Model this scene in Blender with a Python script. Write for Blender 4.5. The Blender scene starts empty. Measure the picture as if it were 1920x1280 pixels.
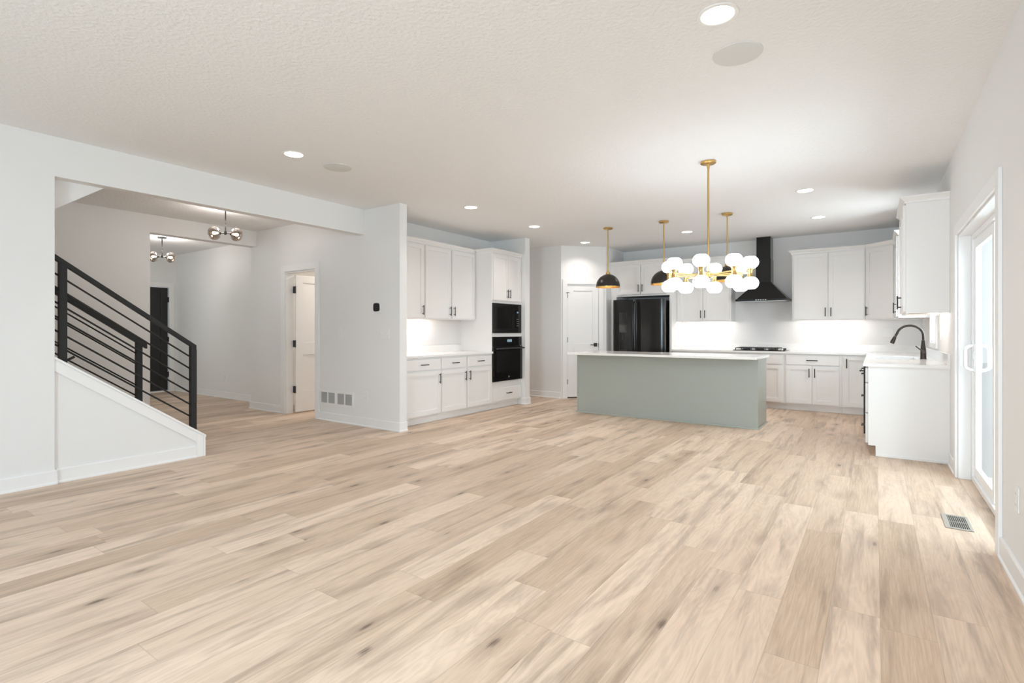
import bpy, bmesh, math
from mathutils import Vector, Matrix

S = bpy.context.scene
COL = S.collection
R = math.radians
H = 2.764          # ceiling height
CAMZ = 1.215

# ------------------------------------------------------------------ camera
cd = bpy.data.cameras.new('camera')
cam = bpy.data.objects.new('camera', cd)
COL.objects.link(cam)
cd.sensor_width = 36.0
cd.lens = 979.0 / 1920.0 * 36.0
cd.shift_y = -19.2 / 1920.0
cd.clip_start = 0.05
cd.clip_end = 200
cam.location = (0, 0, CAMZ)
cam.rotation_euler = (R(90), 0, R(34.85))
S.camera = cam

# ------------------------------------------------------------------ world, view
S.view_settings.view_transform = 'Standard'
S.view_settings.look = 'None'
S.view_settings.exposure = 0.26
S.view_settings.gamma = 1.0
S.view_settings.use_curve_mapping = False
S.cycles.max_bounces = 12
S.cycles.diffuse_bounces = 8
S.cycles.glossy_bounces = 6
S.cycles.transmission_bounces = 8
S.cycles.transparent_max_bounces = 12
S.cycles.caustics_reflective = False
S.cycles.caustics_refractive = False
S.cycles.sample_clamp_indirect = 6.0

w = bpy.data.worlds.new('overcast_sky')
S.world = w
w.use_nodes = True
nt = w.node_tree
bg = nt.nodes['Background']
bg.inputs['Color'].default_value = (0.88, 0.95, 1.0, 1)
bg.inputs['Strength'].default_value = 1.2


def area(name, loc, rot, sx, sy, power, col=(1, 1, 1), spread=180, shape='RECTANGLE'):
    d = bpy.data.lights.new(name, 'AREA')
    d.shape = shape
    d.size = sx
    if shape == 'RECTANGLE':
        d.size_y = sy
    d.energy = power
    d.color = col
    d.spread = R(spread)
    o = bpy.data.objects.new(name, d)
    COL.objects.link(o)
    o.location = loc
    o.rotation_euler = rot
    return o


# daylight by patio door, sink and entry windows; rear and side lamps are added fill
area('fill_rear_area', (-1.2, -3.35, 1.55), (R(66), 0, 0), 1.8, 1.9, 218, (0.76, 0.88, 1.0))  # unseen fill lamp outside an invented rear window
area('daylight_patio_door', (1.25, 4.77, 1.3), (R(76), 0, R(90)), 1.6, 1.8, 48, (0.84, 0.935, 1.0))
area('daylight_sink_window', (0.80, 7.79, 1.6), (R(90), 0, R(90)), 0.7, 0.95, 30, (0.90, 0.94, 1.0))
area('fill_side_area', (1.35, -0.9, 1.75), (R(55), 0, R(90)), 1.5, 1.5, 52, (0.60, 0.80, 1.0))  # added fill lamp outside an invented side window
area('daylight_entry_window', (-10.2, 1.42, 1.5), (R(90), 0, 0), 1.0, 1.5, 15, (0.92, 0.98, 1.0))


# ------------------------------------------------------------------ materials
def mat(name, col, rough=0.5, metal=0.0, spec=0.5, emit=None, estr=0.0, bump=None, coat=0.0):
    m = bpy.data.materials.new(name)
    m.use_nodes = True
    n = m.node_tree.nodes
    b = n['Principled BSDF']
    b.inputs['Base Color'].default_value = (*col, 1)
    b.inputs['Roughness'].default_value = rough
    b.inputs['Metallic'].default_value = metal
    b.inputs['Specular IOR Level'].default_value = spec
    b.inputs['Coat Weight'].default_value = coat
    if emit:
        b.inputs['Emission Color'].default_value = (*emit, 1)
        b.inputs['Emission Strength'].default_value = estr
    if bump:
        scale, strength, dist = bump
        L = m.node_tree.links
        g = n.new('ShaderNodeNewGeometry')
        t = n.new('ShaderNodeTexNoise')
        t.inputs['Scale'].default_value = scale
        t.inputs['Detail'].default_value = 3
        bp = n.new('ShaderNodeBump')
        bp.inputs['Strength'].default_value = strength
        bp.inputs['Distance'].default_value = dist
        L.new(g.outputs['Position'], t.inputs['Vector'])
        L.new(t.outputs['Fac'], bp.inputs['Height'])
        L.new(bp.outputs['Normal'], b.inputs['Normal'])
    return m


M = {}
M['wall'] = mat('wall_paint', (0.80, 0.80, 0.795), 0.75, bump=(120, 0.08, 0.002))
M['ceiling'] = mat('ceiling_texture', (0.83, 0.835, 0.835), 0.9, bump=(42, 0.75, 0.007))
M['trim'] = mat('trim_paint', (0.84, 0.84, 0.84), 0.4, bump=(60, 0.03, 0.001))
M['cabinet'] = mat('cabinet_paint', (0.81, 0.80, 0.79), 0.38, bump=(70, 0.03, 0.001))
M['recess'] = mat('cabinet_underside', (0.42, 0.33, 0.25), 0.7)
M['sage'] = mat('sage_paint', (0.36, 0.385, 0.35), 0.42, bump=(70, 0.03, 0.001))
M['quartz'] = mat('white_quartz', (0.86, 0.855, 0.84), 0.12)
M['black'] = mat('black_metal', (0.018, 0.018, 0.018), 0.42)
M['bronze'] = mat('dark_bronze', (0.035, 0.026, 0.02), 0.35, 0.3)
M['rail'] = mat('black_rail_paint', (0.015, 0.0148, 0.0145), 0.5, spec=0.3)
M['appliance'] = mat('black_appliance', (0.012, 0.0115, 0.011), 0.14, spec=0.35)
M['slate'] = mat('black_glass', (0.010, 0.0095, 0.009), 0.05)
M['frontdoor'] = mat('black_door_paint', (0.012, 0.0115, 0.011), 0.5)
M['brass'] = mat('brushed_brass', (0.66, 0.44, 0.17), 0.28, 1.0)
M['goldpaint'] = mat('gold_leaf_inside', (0.80, 0.52, 0.16), 0.45, 0.6)
M['shade'] = mat('dark_shade', (0.02, 0.016, 0.013), 0.3)
M['steel'] = mat('brushed_steel', (0.55, 0.55, 0.54), 0.35, 1.0)
M['nickel'] = mat('register_metal', (0.36, 0.33, 0.29), 0.5)
M['slot'] = mat('dark_slot', (0.06, 0.055, 0.05), 0.8)
M['plastic'] = mat('white_plastic', (0.82, 0.815, 0.80), 0.4)
M['plasticgrey'] = mat('grey_plastic_slots', (0.35, 0.35, 0.34), 0.5)
M['grillegrey'] = mat('grille_mesh', (0.50, 0.50, 0.49), 0.6)
M['speaker'] = mat('speaker_mesh', (0.68, 0.685, 0.67), 0.8)
M['vinyl'] = mat('white_vinyl', (0.88, 0.885, 0.89), 0.35)
M['lens'] = mat('downlight_lens', (1, 1, 1), 0.5, emit=(1.0, 0.93, 0.82), estr=6.0)
M['opal'] = mat('opal_glass', (0.95, 0.95, 0.93), 0.25, emit=(0.87, 0.93, 1.0), estr=7.3)
M['strip'] = mat('led_strip', (1, 1, 1), 0.5, emit=(1.0, 0.955, 0.93), estr=30.0)
M['bulb'] = mat('warm_bulb', (1, 1, 1), 0.5, emit=(1.0, 0.78, 0.50), estr=14.0)
M['display'] = mat('oven_display', (0.02, 0.02, 0.02), 0.2, emit=(0.55, 0.85, 1.0), estr=0.35)
M['deck'] = mat('pale_deck', (0.62, 0.62, 0.60), 0.8)
M['siding'] = mat('pale_siding', (0.72, 0.75, 0.78), 0.7)
M['stone'] = mat('sink_steel', (0.62, 0.62, 0.63), 0.35, 0.7)
M['carpet'] = mat('stair_tread', (0.46, 0.36, 0.26), 0.6)

gl = bpy.data.materials.new('clear_glass')
gl.use_nodes = True
n = gl.node_tree.nodes
n.clear()
o_ = n.new('ShaderNodeOutputMaterial')
mx = n.new('ShaderNodeMixShader')
tr = n.new('ShaderNodeBsdfTransparent')
tr.inputs['Color'].default_value = (0.93, 0.96, 0.96, 1)
gg = n.new('ShaderNodeBsdfGlossy')
gg.inputs['Roughness'].default_value = 0.02
fr = n.new('ShaderNodeFresnel')
fr.inputs['IOR'].default_value = 1.45
L = gl.node_tree.links
ge = n.new('ShaderNodeNewGeometry')
inv = n.new('ShaderNodeMath')
inv.operation = 'SUBTRACT'
inv.inputs[0].default_value = 1.0
mul = n.new('ShaderNodeMath')
mul.operation = 'MULTIPLY'
L.new(ge.outputs['Backfacing'], inv.inputs[1])      # no total reflection at the inner face of a pane
L.new(fr.outputs[0], mul.inputs[0])
L.new(inv.outputs[0], mul.inputs[1])
L.new(mul.outputs[0], mx.inputs[0])
L.new(tr.outputs[0], mx.inputs[1])
L.new(gg.outputs[0], mx.inputs[2])
L.new(mx.outputs[0], o_.inputs['Surface'])
M['glass'] = gl

sm = bpy.data.materials.new('smoked_mirror_glass')
sm.use_nodes = True
n = sm.node_tree.nodes
n.clear()
o_ = n.new('ShaderNodeOutputMaterial')
mx = n.new('ShaderNodeMixShader')
tr = n.new('ShaderNodeBsdfTransparent')
tr.inputs['Color'].default_value = (0.55, 0.50, 0.46, 1)
gg = n.new('ShaderNodeBsdfGlossy')
gg.inputs['Roughness'].default_value = 0.03
gg.inputs['Color'].default_value = (0.75, 0.70, 0.66, 1)
lw = n.new('ShaderNodeLayerWeight')
lw.inputs['Blend'].default_value = 0.68
L = sm.node_tree.links
L.new(lw.outputs['Facing'], mx.inputs[0])
L.new(tr.outputs[0], mx.inputs[1])
L.new(gg.outputs[0], mx.inputs[2])
L.new(mx.outputs[0], o_.inputs['Surface'])
M['smoke'] = sm


def floor_material():
    m = bpy.data.materials.new('oak_plank_floor')
    m.use_nodes = True
    nt = m.node_tree
    n, L = nt.nodes, nt.links
    b = n['Principled BSDF']

    def mth(op, a, c=None, d=None):
        x = n.new('ShaderNodeMath')
        x.operation = op
        for i, v in enumerate((a, c, d)):
            if v is None:
                continue
            if isinstance(v, (int, float)):
                x.inputs[i].default_value = v
            else:
                L.new(v, x.inputs[i])
        return x.outputs[0]

    def comb(x, y, z):
        c = n.new('ShaderNodeCombineXYZ')
        for i, v in enumerate((x, y, z)):
            if isinstance(v, (int, float)):
                c.inputs[i].default_value = v
            else:
                L.new(v, c.inputs[i])
        return c.outputs[0]

    def noise(vec, scale, detail=3, rough=0.5, dist=0.0):
        t = n.new('ShaderNodeTexNoise')
        t.inputs['Scale'].default_value = scale
        t.inputs['Detail'].default_value = detail
        t.inputs['Roughness'].default_value = rough
        t.inputs['Distortion'].default_value = dist
        L.new(vec, t.inputs['Vector'])
        return t.outputs['Fac']

    def maprange(v, a, c, d=0.0, e=1.0):
        x = n.new('ShaderNodeMapRange')
        x.interpolation_type = 'SMOOTHSTEP'
        for i, q in enumerate((a, c, d, e)):
            x.inputs[i + 1].default_value = q
        L.new(v, x.inputs[0])
        return x.outputs[0]

    def mix(f, a, c, mode='MIX'):
        x = n.new('ShaderNodeMix')
        x.data_type = 'RGBA'
        x.blend_type = mode
        for sock, v in ((x.inputs['Factor'], f), (x.inputs[6], a), (x.inputs[7], c)):
            if isinstance(v, tuple):
                sock.default_value = (*v, 1)
            elif isinstance(v, (int, float)):
                sock.default_value = v
            else:
                L.new(v, sock)
        return x.outputs[2]

    g = n.new('ShaderNodeNewGeometry')
    sp = n.new('ShaderNodeSeparateXYZ')
    L.new(g.outputs['Position'], sp.inputs[0])
    X, Y = sp.outputs[0], sp.outputs[1]
    xr = mth('DIVIDE', mth('SUBTRACT', X, 0.016), 0.1825)
    row = mth('FLOOR', xr)
    fx = mth('SUBTRACT', xr, row)
    wn = n.new('ShaderNodeTexWhiteNoise')
    wn.noise_dimensions = '1D'
    L.new(row, wn.inputs['W'])
    yr = mth('ADD', mth('DIVIDE', Y, 1.5), mth('MULTIPLY', wn.outputs['Value'], 7.3))
    colm = mth('FLOOR', yr)
    fy = mth('SUBTRACT', yr, colm)
    wi = n.new('ShaderNodeTexWhiteNoise')
    wi.noise_dimensions = '2D'
    L.new(comb(row, colm, 0.0), wi.inputs['Vector'])
    pid = wi.outputs['Value']
    idz = mth('MULTIPLY', pid, 61.0)
    # fine straight grain, wide figure, smudges
    fine = noise(comb(mth('MULTIPLY', X, 110.0), mth('MULTIPLY', Y, 4.0), idz), 1.0, 4, 0.65)
    warp = noise(comb(mth('MULTIPLY', X, 7.0), mth('MULTIPLY', Y, 1.1), idz), 1.0, 3, 0.55, 0.6)
    rings = mth('SINE', mth('ADD', mth('MULTIPLY', warp, 70.0), mth('MULTIPLY', fine, 2.2)))
    rings = mth('MULTIPLY', mth('ADD', rings, 1.0), 0.5)
    smudge = noise(comb(mth('MULTIPLY', X, 12.0), mth('MULTIPLY', Y, 0.95), mth('ADD', idz, 13.0)), 1.0, 5, 0.62, 0.5)
    # knots
    vo = n.new('ShaderNodeTexVoronoi')
    vo.voronoi_dimensions = '3D'
    vo.inputs['Scale'].default_value = 1.0
    vo.inputs['Randomness'].default_value = 1.0
    L.new(comb(mth('MULTIPLY', X, 6.0), mth('MULTIPLY', Y, 2.1), idz), vo.inputs['Vector'])
    pick = n.new('ShaderNodeSeparateColor')
    L.new(vo.outputs['Color'], pick.inputs[0])
    kn = mth('ADD', vo.outputs['Distance'], mth('MULTIPLY', mth('SUBTRACT', fine, 0.5), 0.22))
    gate = maprange(pick.outputs[0], 0.18, 0.42)
    knot = mth('MULTIPLY', maprange(kn, 0.02, 0.115, 1.0, 0.0), gate)
    halo = mth('MULTIPLY', maprange(kn, 0.05, 0.46, 1.0, 0.0), gate)

    base = mix(pid, (0.535, 0.387, 0.275), (0.80, 0.632, 0.50))
    c = mix(mth('MULTIPLY', rings, 0.20), base, (0.39, 0.285, 0.205))
    c = mix(mth('MULTIPLY', maprange(fine, 0.36, 0.68), 0.34), c, (0.77, 0.65, 0.53))
    c = mix(mth('MULTIPLY', maprange(smudge, 0.46, 0.74), 0.64), c, (0.265, 0.192, 0.142))
    c = mix(mth('MULTIPLY', halo, 0.42), c, (0.265, 0.192, 0.142))
    c = mix(mth('MULTIPLY', knot, 0.80), c, (0.13, 0.095, 0.07))
    ex = mth('MINIMUM', fx, mth('SUBTRACT', 1.0, fx))
    ey = mth('MINIMUM', fy, mth('SUBTRACT', 1.0, fy))
    seam = mth('MAXIMUM', maprange(ex, 0.004, 0.012, 1.0, 0.0), maprange(ey, 0.0006, 0.0017, 1.0, 0.0))
    c = mix(mth('MULTIPLY', seam, 0.30), c, (0.26, 0.19, 0.13))
    L.new(c, b.inputs['Base Color'])
    b.inputs['Roughness'].default_value = 0.42
    b.inputs['Specular IOR Level'].default_value = 0.22
    hgt = mth('SUBTRACT', mth('MULTIPLY', fine, 0.25), seam)
    bp = n.new('ShaderNodeBump')
    bp.inputs['Strength'].default_value = 0.18
    bp.inputs['Distance'].default_value = 0.001
    L.new(hgt, bp.inputs['Height'])
    L.new(bp.outputs['Normal'], b.inputs['Normal'])
    return m


M['floor'] = floor_material()


# ------------------------------------------------------------------ mesh helpers
def new():
    return bmesh.new()


def box(bm, x0, x1, y0, y1, z0, z1, T=None):
    vs = []
    for x in (x0, x1):
        for y in (y0, y1):
            for z in (z0, z1):
                p = (x, y, z)
                vs.append(bm.verts.new(T(*p) if T else p))
    for f in ((0, 1, 3, 2), (4, 6, 7, 5), (0, 4, 5, 1), (2, 3, 7, 6), (0, 2, 6, 4), (1, 5, 7, 3)):
        bm.faces.new([vs[i] for i in f])
    return bm


def prism(bm, pts, fn0, fn1):
    """pts: 2D outline; fn0/fn1 map (a, b) to the two end planes."""
    a = [bm.verts.new(fn0(*p)) for p in pts]
    b = [bm.verts.new(fn1(*p)) for p in pts]
    k = len(pts)
    for i in range(k):
        bm.faces.new((a[i], a[(i + 1) % k], b[(i + 1) % k], b[i]))
    bm.faces.new(a)
    bm.faces.new(list(reversed(b)))
    return bm


def tube(bm, path, r, n=12, caps=True):
    """round tube along a list of points; r a number or a list."""
    P = [Vector(p) for p in path]
    rs = r if isinstance(r, (list, tuple)) else [r] * len(P)
    rings = []
    up = None
    for i, p in enumerate(P):
        if i == 0:
            t = P[1] - P[0]
        elif i == len(P) - 1:
            t = P[-1] - P[-2]
        else:
            t = (P[i + 1] - p).normalized() + (p - P[i - 1]).normalized()
        t.normalize()
        if up is None:
            up = Vector((0, 0, 1)) if abs(t.z) < 0.9 else Vector((1, 0, 0))
            up = (up - t * up.dot(t)).normalized()
        else:
            up = (up - t * up.dot(t)).normalized()
        v = t.cross(up)
        rings.append([bm.verts.new(p + (up * math.cos(a) + v * math.sin(a)) * rs[i])
                      for a in [2 * math.pi * k / n for k in range(n)]])
    for a, b in zip(rings, rings[1:]):
        for k in range(n):
            bm.faces.new((a[k], a[(k + 1) % n], b[(k + 1) % n], b[k]))
    if caps:
        bm.faces.new(list(reversed(rings[0])))
        bm.faces.new(rings[-1])
    return bm


def lathe(bm, prof, c=(0, 0, 0), n=32, axis=None):
    """revolve (r, h) pairs about the axis (default z) through c."""
    c = Vector(c)
    ax = Vector(axis).normalized() if axis else Vector((0, 0, 1))
    u = Vector((1, 0, 0)) if abs(ax.x) < 0.9 else Vector((0, 1, 0))
    u = (u - ax * u.dot(ax)).normalized()
    v = ax.cross(u)
    rings = []
    for r, h in prof:
        if r < 1e-6:
            rings.append([bm.verts.new(c + ax * h)])
        else:
            rings.append([bm.verts.new(c + ax * h + (u * math.cos(2 * math.pi * k / n) + v * math.sin(2 * math.pi * k / n)) * r)
                          for k in range(n)])
    for a, b in zip(rings, rings[1:]):
        if len(a) == 1 and len(b) == 1:
            continue
        for k in range(n):
            k2 = (k + 1) % n
            if len(a) == 1:
                bm.faces.new((a[0], b[k2], b[k]))
            elif len(b) == 1:
                bm.faces.new((a[k], a[k2], b[0]))
            else:
                bm.faces.new((a[k], a[k2], b[k2], b[k]))
    return bm


def sweep(bm, path, prof):
    """profile (outward offset, z) along a 2D path with mitred corners; outward is to the right of travel."""
    P = [Vector((p[0], p[1])) for p in path]
    rings = []
    for i, p in enumerate(P):
        d0 = (p - P[i - 1]).normalized() if i > 0 else (P[1] - p).normalized()
        d1 = (P[i + 1] - p).normalized() if i < len(P) - 1 else d0
        n0 = Vector((d0.y, -d0.x))
        n1 = Vector((d1.y, -d1.x))
        mm = (n0 + n1)
        mm = mm / max(1e-6, mm.dot(n0))
        rings.append([bm.verts.new((p.x + mm.x * a, p.y + mm.y * a, z)) for a, z in prof])
    k = len(prof)
    for a, b in zip(rings, rings[1:]):
        for j in range(k):
            bm.faces.new((a[j], a[(j + 1) % k], b[(j + 1) % k], b[j]))
    bm.faces.new(rings[0])
    bm.faces.new(list(reversed(rings[-1])))
    return bm


def wpos(o):
    p = Vector((0, 0, 0))
    while o is not None:
        p += o.location
        o = o.parent
    return p


def obj(name, bm, m, parent=None, bevel=0.0, smooth=False, origin=None):
    bmesh.ops.recalc_face_normals(bm, faces=bm.faces[:])
    off = wpos(parent) if parent else Vector((0, 0, 0))
    if origin is not None and parent is None:
        off = Vector(origin)
    if off.length > 0:
        bmesh.ops.translate(bm, verts=bm.verts[:], vec=-off)
    me = bpy.data.meshes.new(name)
    bm.to_mesh(me)
    bm.free()
    me.materials.append(M[m] if isinstance(m, str) else m)
    o = bpy.data.objects.new(name, me)
    COL.objects.link(o)
    if parent:
        o.parent = parent
    elif origin is not None:
        o.location = origin
    if smooth:
        for p in me.polygons:
            p.use_smooth = True
        me.set_sharp_from_angle(angle=R(38))
    if bevel:
        md = o.modifiers.new('bevel', 'BEVEL')
        md.width = bevel
        md.segments = 2
        md.limit_method = 'ANGLE'
        md.angle_limit = R(40)
    return o


def struct(name, bm, m, parent=None, **k):
    o = obj(name, bm, m, parent, **k)
    if parent is None:
        o['kind'] = 'structure'
    return o


def tag(o, label, cat, group=None):
    o['label'] = label
    o['category'] = cat
    if group:
        o['group'] = group
    return o


def thing(name, label, cat, loc, group=None):
    o = bpy.data.objects.new(name, None)
    o.empty_display_size = 0.1
    COL.objects.link(o)
    o.location = loc
    return tag(o, label, cat, group)


def dup(root, loc, label, group=None):
    r = root.copy()
    COL.objects.link(r)
    r.location = loc
    r['label'] = label
    if group:
        r['group'] = group
    for ch in list(root.children):
        c = ch.copy()
        COL.objects.link(c)
        c.parent = r
        for g in list(ch.children):
            d = g.copy()
            COL.objects.link(d)
            d.parent = c
    return r


def frame(o, u, nrm):
    """local (u along the front, n outward, z) to world."""
    o = Vector((o[0], o[1], 0))
    u = Vector((u[0], u[1], 0)).normalized()
    nrm = Vector((nrm[0], nrm[1], 0)).normalized()
    return lambda a, b, z: o + u * a + nrm * b + Vector((0, 0, z))


# ------------------------------------------------------------------ room shell
XL, XR, YB, YR = -5.36, 0.56, 9.66, -2.75
b = new()
box(b, -12.0, 0.66, YR - 0.15, 9.8, -0.12, 0.0)
struct('floor', b, 'floor')
b = new()
box(b, -12.0, 0.66, YR - 0.15, 9.8, H, H + 0.12)
struct('ceiling', b, 'ceiling')

b = new()                                    # left wall with the wide opening and its header
box(b, XL - 0.115, XL, YR, 1.33, 0, H)
box(b, XL - 0.115, XL, 1.33, 4.40, 2.448, H)
struct('wall_left', b, 'wall')
b = new()                                    # return wall with thermostat and bathroom doorway
box(b, -8.08, -7.13, 4.40, 4.515, 0, H)
box(b, -6.39, -4.715, 4.40, 4.515, 0, H)
box(b, -7.13, -6.39, 4.40, 4.515, 2.085, H)
box(b, -8.08, -7.97, 4.515, 4.82, 0, H)
struct('wall_middle', b, 'wall')
b = new()                                    # behind the left cabinets, the stub beside the ovens, the side hall
box(b, -5.60, -5.48, 4.515, 7.225, 0, H)
box(b, -5.60, -4.765, 7.225, 7.36, 0, H)
box(b, -7.2, -5.60, 7.24, 7.36, 0, H)
box(b, -7.2, -7.08, 7.36, 8.25, 0, H)
struct('wall_alcove', b, 'wall')
b = new()                                    # pantry: side-hall face, diagonal with door, return
A = Vector((-4.665, 8.25))
B = Vector((-4.06, 8.86))
PW = (B - A).length
TP = frame(A, B - A, (B - A).yx * Vector((1, -1)))
box(b, -7.2, -4.665, 8.25, 8.36, 0, H)
box(b, 0, 0.115, -0.10, 0, 0, H, TP)
box(b, 0.715, PW, -0.10, 0, 0, H, TP)
box(b, 0.115, 0.715, -0.10, 0, 2.07, H, TP)
box(b, -4.17, -4.06, 8.86, YB, 0, H)
struct('wall_pantry', b, 'wall')
b = new()
box(b, -4.17, XR + 0.1, YB, YB + 0.12, 0, H)
struct('wall_back', b, 'wall')
b = new()                                    # right wall: added fill-light window, patio door, sink window
W0, W1, Z0, Z1 = 7.43, 8.12, 1.08, 2.15
D0, D1, DZ = 3.89, 5.66, 2.01
V0, V1 = -1.7, -0.1
box(b, XR, 0.66, YR, V0, 0, H)
box(b, XR, 0.66, V0, V1, 0, 0.6)
box(b, XR, 0.66, V0, V1, 2.2, H)
box(b, XR, 0.66, V1, D0, 0, H)
box(b, XR, 0.66, D0, D1, DZ, H)
box(b, XR, 0.66, D1, W0, 0, H)
box(b, XR, 0.66, W0, W1, 0, Z0)
box(b, XR, 0.66, W0, W1, Z1, H)
box(b, XR, 0.66, W1, YB, 0, H)
struct('wall_right', b, 'wall')
b = new()                                    # rear wall, two unseen windows added to bring in fill light
xs = [XL - 0.115, -4.7, -2.8, -2.15, -0.25, 0.66]
box(b, xs[0], xs[1], YR - 0.12, YR, 0, H)
box(b, xs[2], xs[3], YR - 0.12, YR, 0, H)
box(b, xs[4], xs[5], YR - 0.12, YR, 0, H)
for i in (1, 3):
    box(b, xs[i], xs[i + 1], YR - 0.12, YR, 0, 0.4)
    box(b, xs[i], xs[i + 1], YR - 0.12, YR, 2.3, H)
struct('wall_rear', b, 'wall')
b = new()                                    # wall beyond the stairs, opening to the entry, header
box(b, -8.08, -7.91, -0.6, 2.945, 0, H)
box(b, -8.08, -7.91, 2.945, 4.40, 2.53, H)
struct('wall_hall', b, 'wall')
b = new()
box(b, -8.08, XL - 0.115, -0.72, -0.6, 0, H)
struct('wall_stairwell', b, 'wall')
b = new()                                    # entry
box(b, -11.85, -8.08, 4.82, 4.93, 0, H)
box(b, -11.85, -11.70, 4.69, 4.82, 0, H)
box(b, -11.85, -11.70, 1.5, 3.77, 0, H)
box(b, -11.85, -11.70, 3.77, 4.69, 2.10, H)
box(b, -11.85, -10.75, 1.38, 1.5, 0, H)
box(b, -9.65, -8.08, 1.38, 1.5, 0, H)
box(b, -10.75, -9.65, 1.38, 1.5, 0, 0.7)
box(b, -10.75, -9.65, 1.38, 1.5, 2.3, H)
struct('wall_entry', b, 'wall')
b = new()                                    # bathroom
box(b, -7.97, -5.60, 6.6, 6.7, 0, H)
box(b, -8.07, -7.97, 4.93, 6.6, 0, H)
struct('wall_bathroom', b, 'wall')
b = new()                                    # sloped underside of the upper stair flight
prism(b, [(2.115, H), (0.4, H - 0.735 * 1.715), (0.4, H)],
      lambda y, z: (-7.909, y, z), lambda y, z: (XL - 0.116, y, z))
struct('ceiling_stair_slope', b, 'wall')

# stairs, knee wall and its trim
SL = 0.705
KX = -5.385


def kz(y):
    return 0.995 - SL * (y - 1.335)


b = new()
prism(b, [(1.331, 0), (2.40, 0), (2.40, kz(2.40) - 0.03), (1.331, kz(1.331) - 0.03)],
      lambda y, z: (KX, y, z), lambda y, z: (KX - 0.095, y, z))
struct('wall_stair_knee', b, 'wall')
b = new()
prism(b, [(1.331, kz(1.331) - 0.005), (2.478, kz(2.478) - 0.005), (2.478, kz(2.478) + 0.016), (1.331, kz(1.331) + 0.016)],
      lambda y, z: (KX + 0.022, y, z), lambda y, z: (KX - 0.117, y, z))
prism(b, [(1.331, kz(1.331) - 0.10), (2.40, kz(2.40) - 0.10), (2.40, kz(2.40) - 0.006), (1.331, kz(1.331) - 0.006)],
      lambda y, z: (KX + 0.014, y, z), lambda y, z: (KX + 0.0005, y, z))
prism(b, [(2.395, 0.001), (2.455, 0.001), (2.455, kz(2.455) - 0.006), (2.395, kz(2.395) - 0.006)],
      lambda y, z: (KX + 0.017, y, z), lambda y, z: (KX - 0.115, y, z))
prism(b, [(2.456, 0.001), (2.472, 0.001), (2.472, kz(2.472) - 0.006), (2.456, kz(2.456) - 0.006)],
      lambda y, z: (KX + 0.021, y, z), lambda y, z: (KX - 0.117, y, z))
struct('trim_stair_cap', b, 'trim')
st = bpy.data.objects.new('stair_flight', None)
COL.objects.link(st)
st.location = (-6.05, 2.30, 0)
st['kind'] = 'structure'
for i in range(9):
    y1 = 2.30 - 0.255 * i
    z = 0.18 * (i + 1)
    b = new()
    box(b, -6.58, KX - 0.118, y1 - 0.255, y1, z - 0.18 if i else 0.001, z - 0.03)
    obj('riser', b, 'trim', st)
    b = new()
    box(b, -6.58, KX - 0.118, y1 - 0.255, y1 + 0.02, z - 0.029, z)
    obj('tread', b, 'carpet', st, bevel=0.004)
b = new()                                    # low wall on the far side of the stairs
prism(b, [(0.3, 0), (2.40, 0), (2.40, kz(2.40) + 0.0), (0.3, kz(0.3) + 0.0)],
      lambda y, z: (-6.585, y, z), lambda y, z: (-6.665, y, z))
struct('wall_stair_far', b, 'wall')


# baseboards
BP = [(0, 0.0), (0.022, 0.0), (0.022, 0.012), (0.014, 0.02), (0.014, 0.105), (0.010, 0.112), (0, 0.112)]
BP = [(a, z + 0.0005) for a, z in BP]


def baseboard(name, path):
    bb = new()
    sweep(bb, path, BP)
    return struct(name, bb, 'trim')


e = 0.0006
baseboard('baseboard_left', [(XL + e, YR), (XL + e, 1.345)])
baseboard('baseboard_stair', [(KX + e, 1.346), (KX + e, 2.394)])
baseboard('baseboard_middle', [(-6.299, 4.40 - e), (-4.715 + e, 4.40 - e), (-4.715 + e, 4.515)])
baseboard('baseboard_middle.001', [(-8.08 - e, 4.80), (-8.08 - e, 4.40 - e), (-7.221, 4.40 - e)])
baseboard('baseboard_stub', [(-4.83, 7.225 - e), (-4.765 + e, 7.225 - e), (-4.765 + e, 7.36 + e), (-5.6, 7.36 + e)])
baseboard('baseboard_pantry', [(-7.0, 8.25 - e), (-4.665 - 0.002, 8.25 - e)])
baseboard('baseboard_entry', [(-11.69, 4.82 - e), (-8.085, 4.82 - e)])
baseboard('baseboard_hall', [(-7.91 + e, -0.6), (-7.91 + e, 2.945 + e), (-8.08, 2.945 + e)])
baseboard('baseboard_right', [(XR - e, 3.798), (XR - e, YR)])
baseboard('baseboard_right.001', [(XR - e, 6.17), (XR - e, 5.752)])


# door casings and doors -------------------------------------------------
def casing(name, T, a0, a1, z1, wd=0.09, th=0.017, parent=None, sides=True):
    """flat casing round an opening a0..a1 up to z1 in front frame T (n outward)."""
    bb = new()
    box(bb, a0 - wd, a0, 0.0006, th, 0.001, z1 + wd, T)
    box(bb, a1, a1 + wd, 0.0006, th, 0.001, z1 + wd, T)
    box(bb, a0, a1, 0.0006, th, z1, z1 + wd, T)
    return struct(name, bb, 'trim', parent, bevel=0.002)


def root_struct(name, loc):
    o = bpy.data.objects.new(name, None)
    COL.objects.link(o)
    o.location = loc
    o['kind'] = 'structure'
    return o


def slab_door(bb, T, a0, a1, n0, n1, z0, z1, panels, st=0.115, rec=0.010):
    """door leaf with recessed flat panels on both faces; panels: list of (z0, z1)."""
    box(bb, a0, a0 + st, n0, n1, z0, z1, T)
    box(bb, a1 - st, a1, n0, n1, z0, z1, T)
    zz = [z0] + [v for p in panels for v in p] + [z1]
    for i in range(0, len(zz), 2):
        box(bb, a0 + st, a1 - st, n0, n1, zz[i], zz[i + 1], T)
    for p0, p1 in panels:
        box(bb, a0 + st, a1 - st, n0 + rec, n1 - rec, p0, p1, T)


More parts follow.
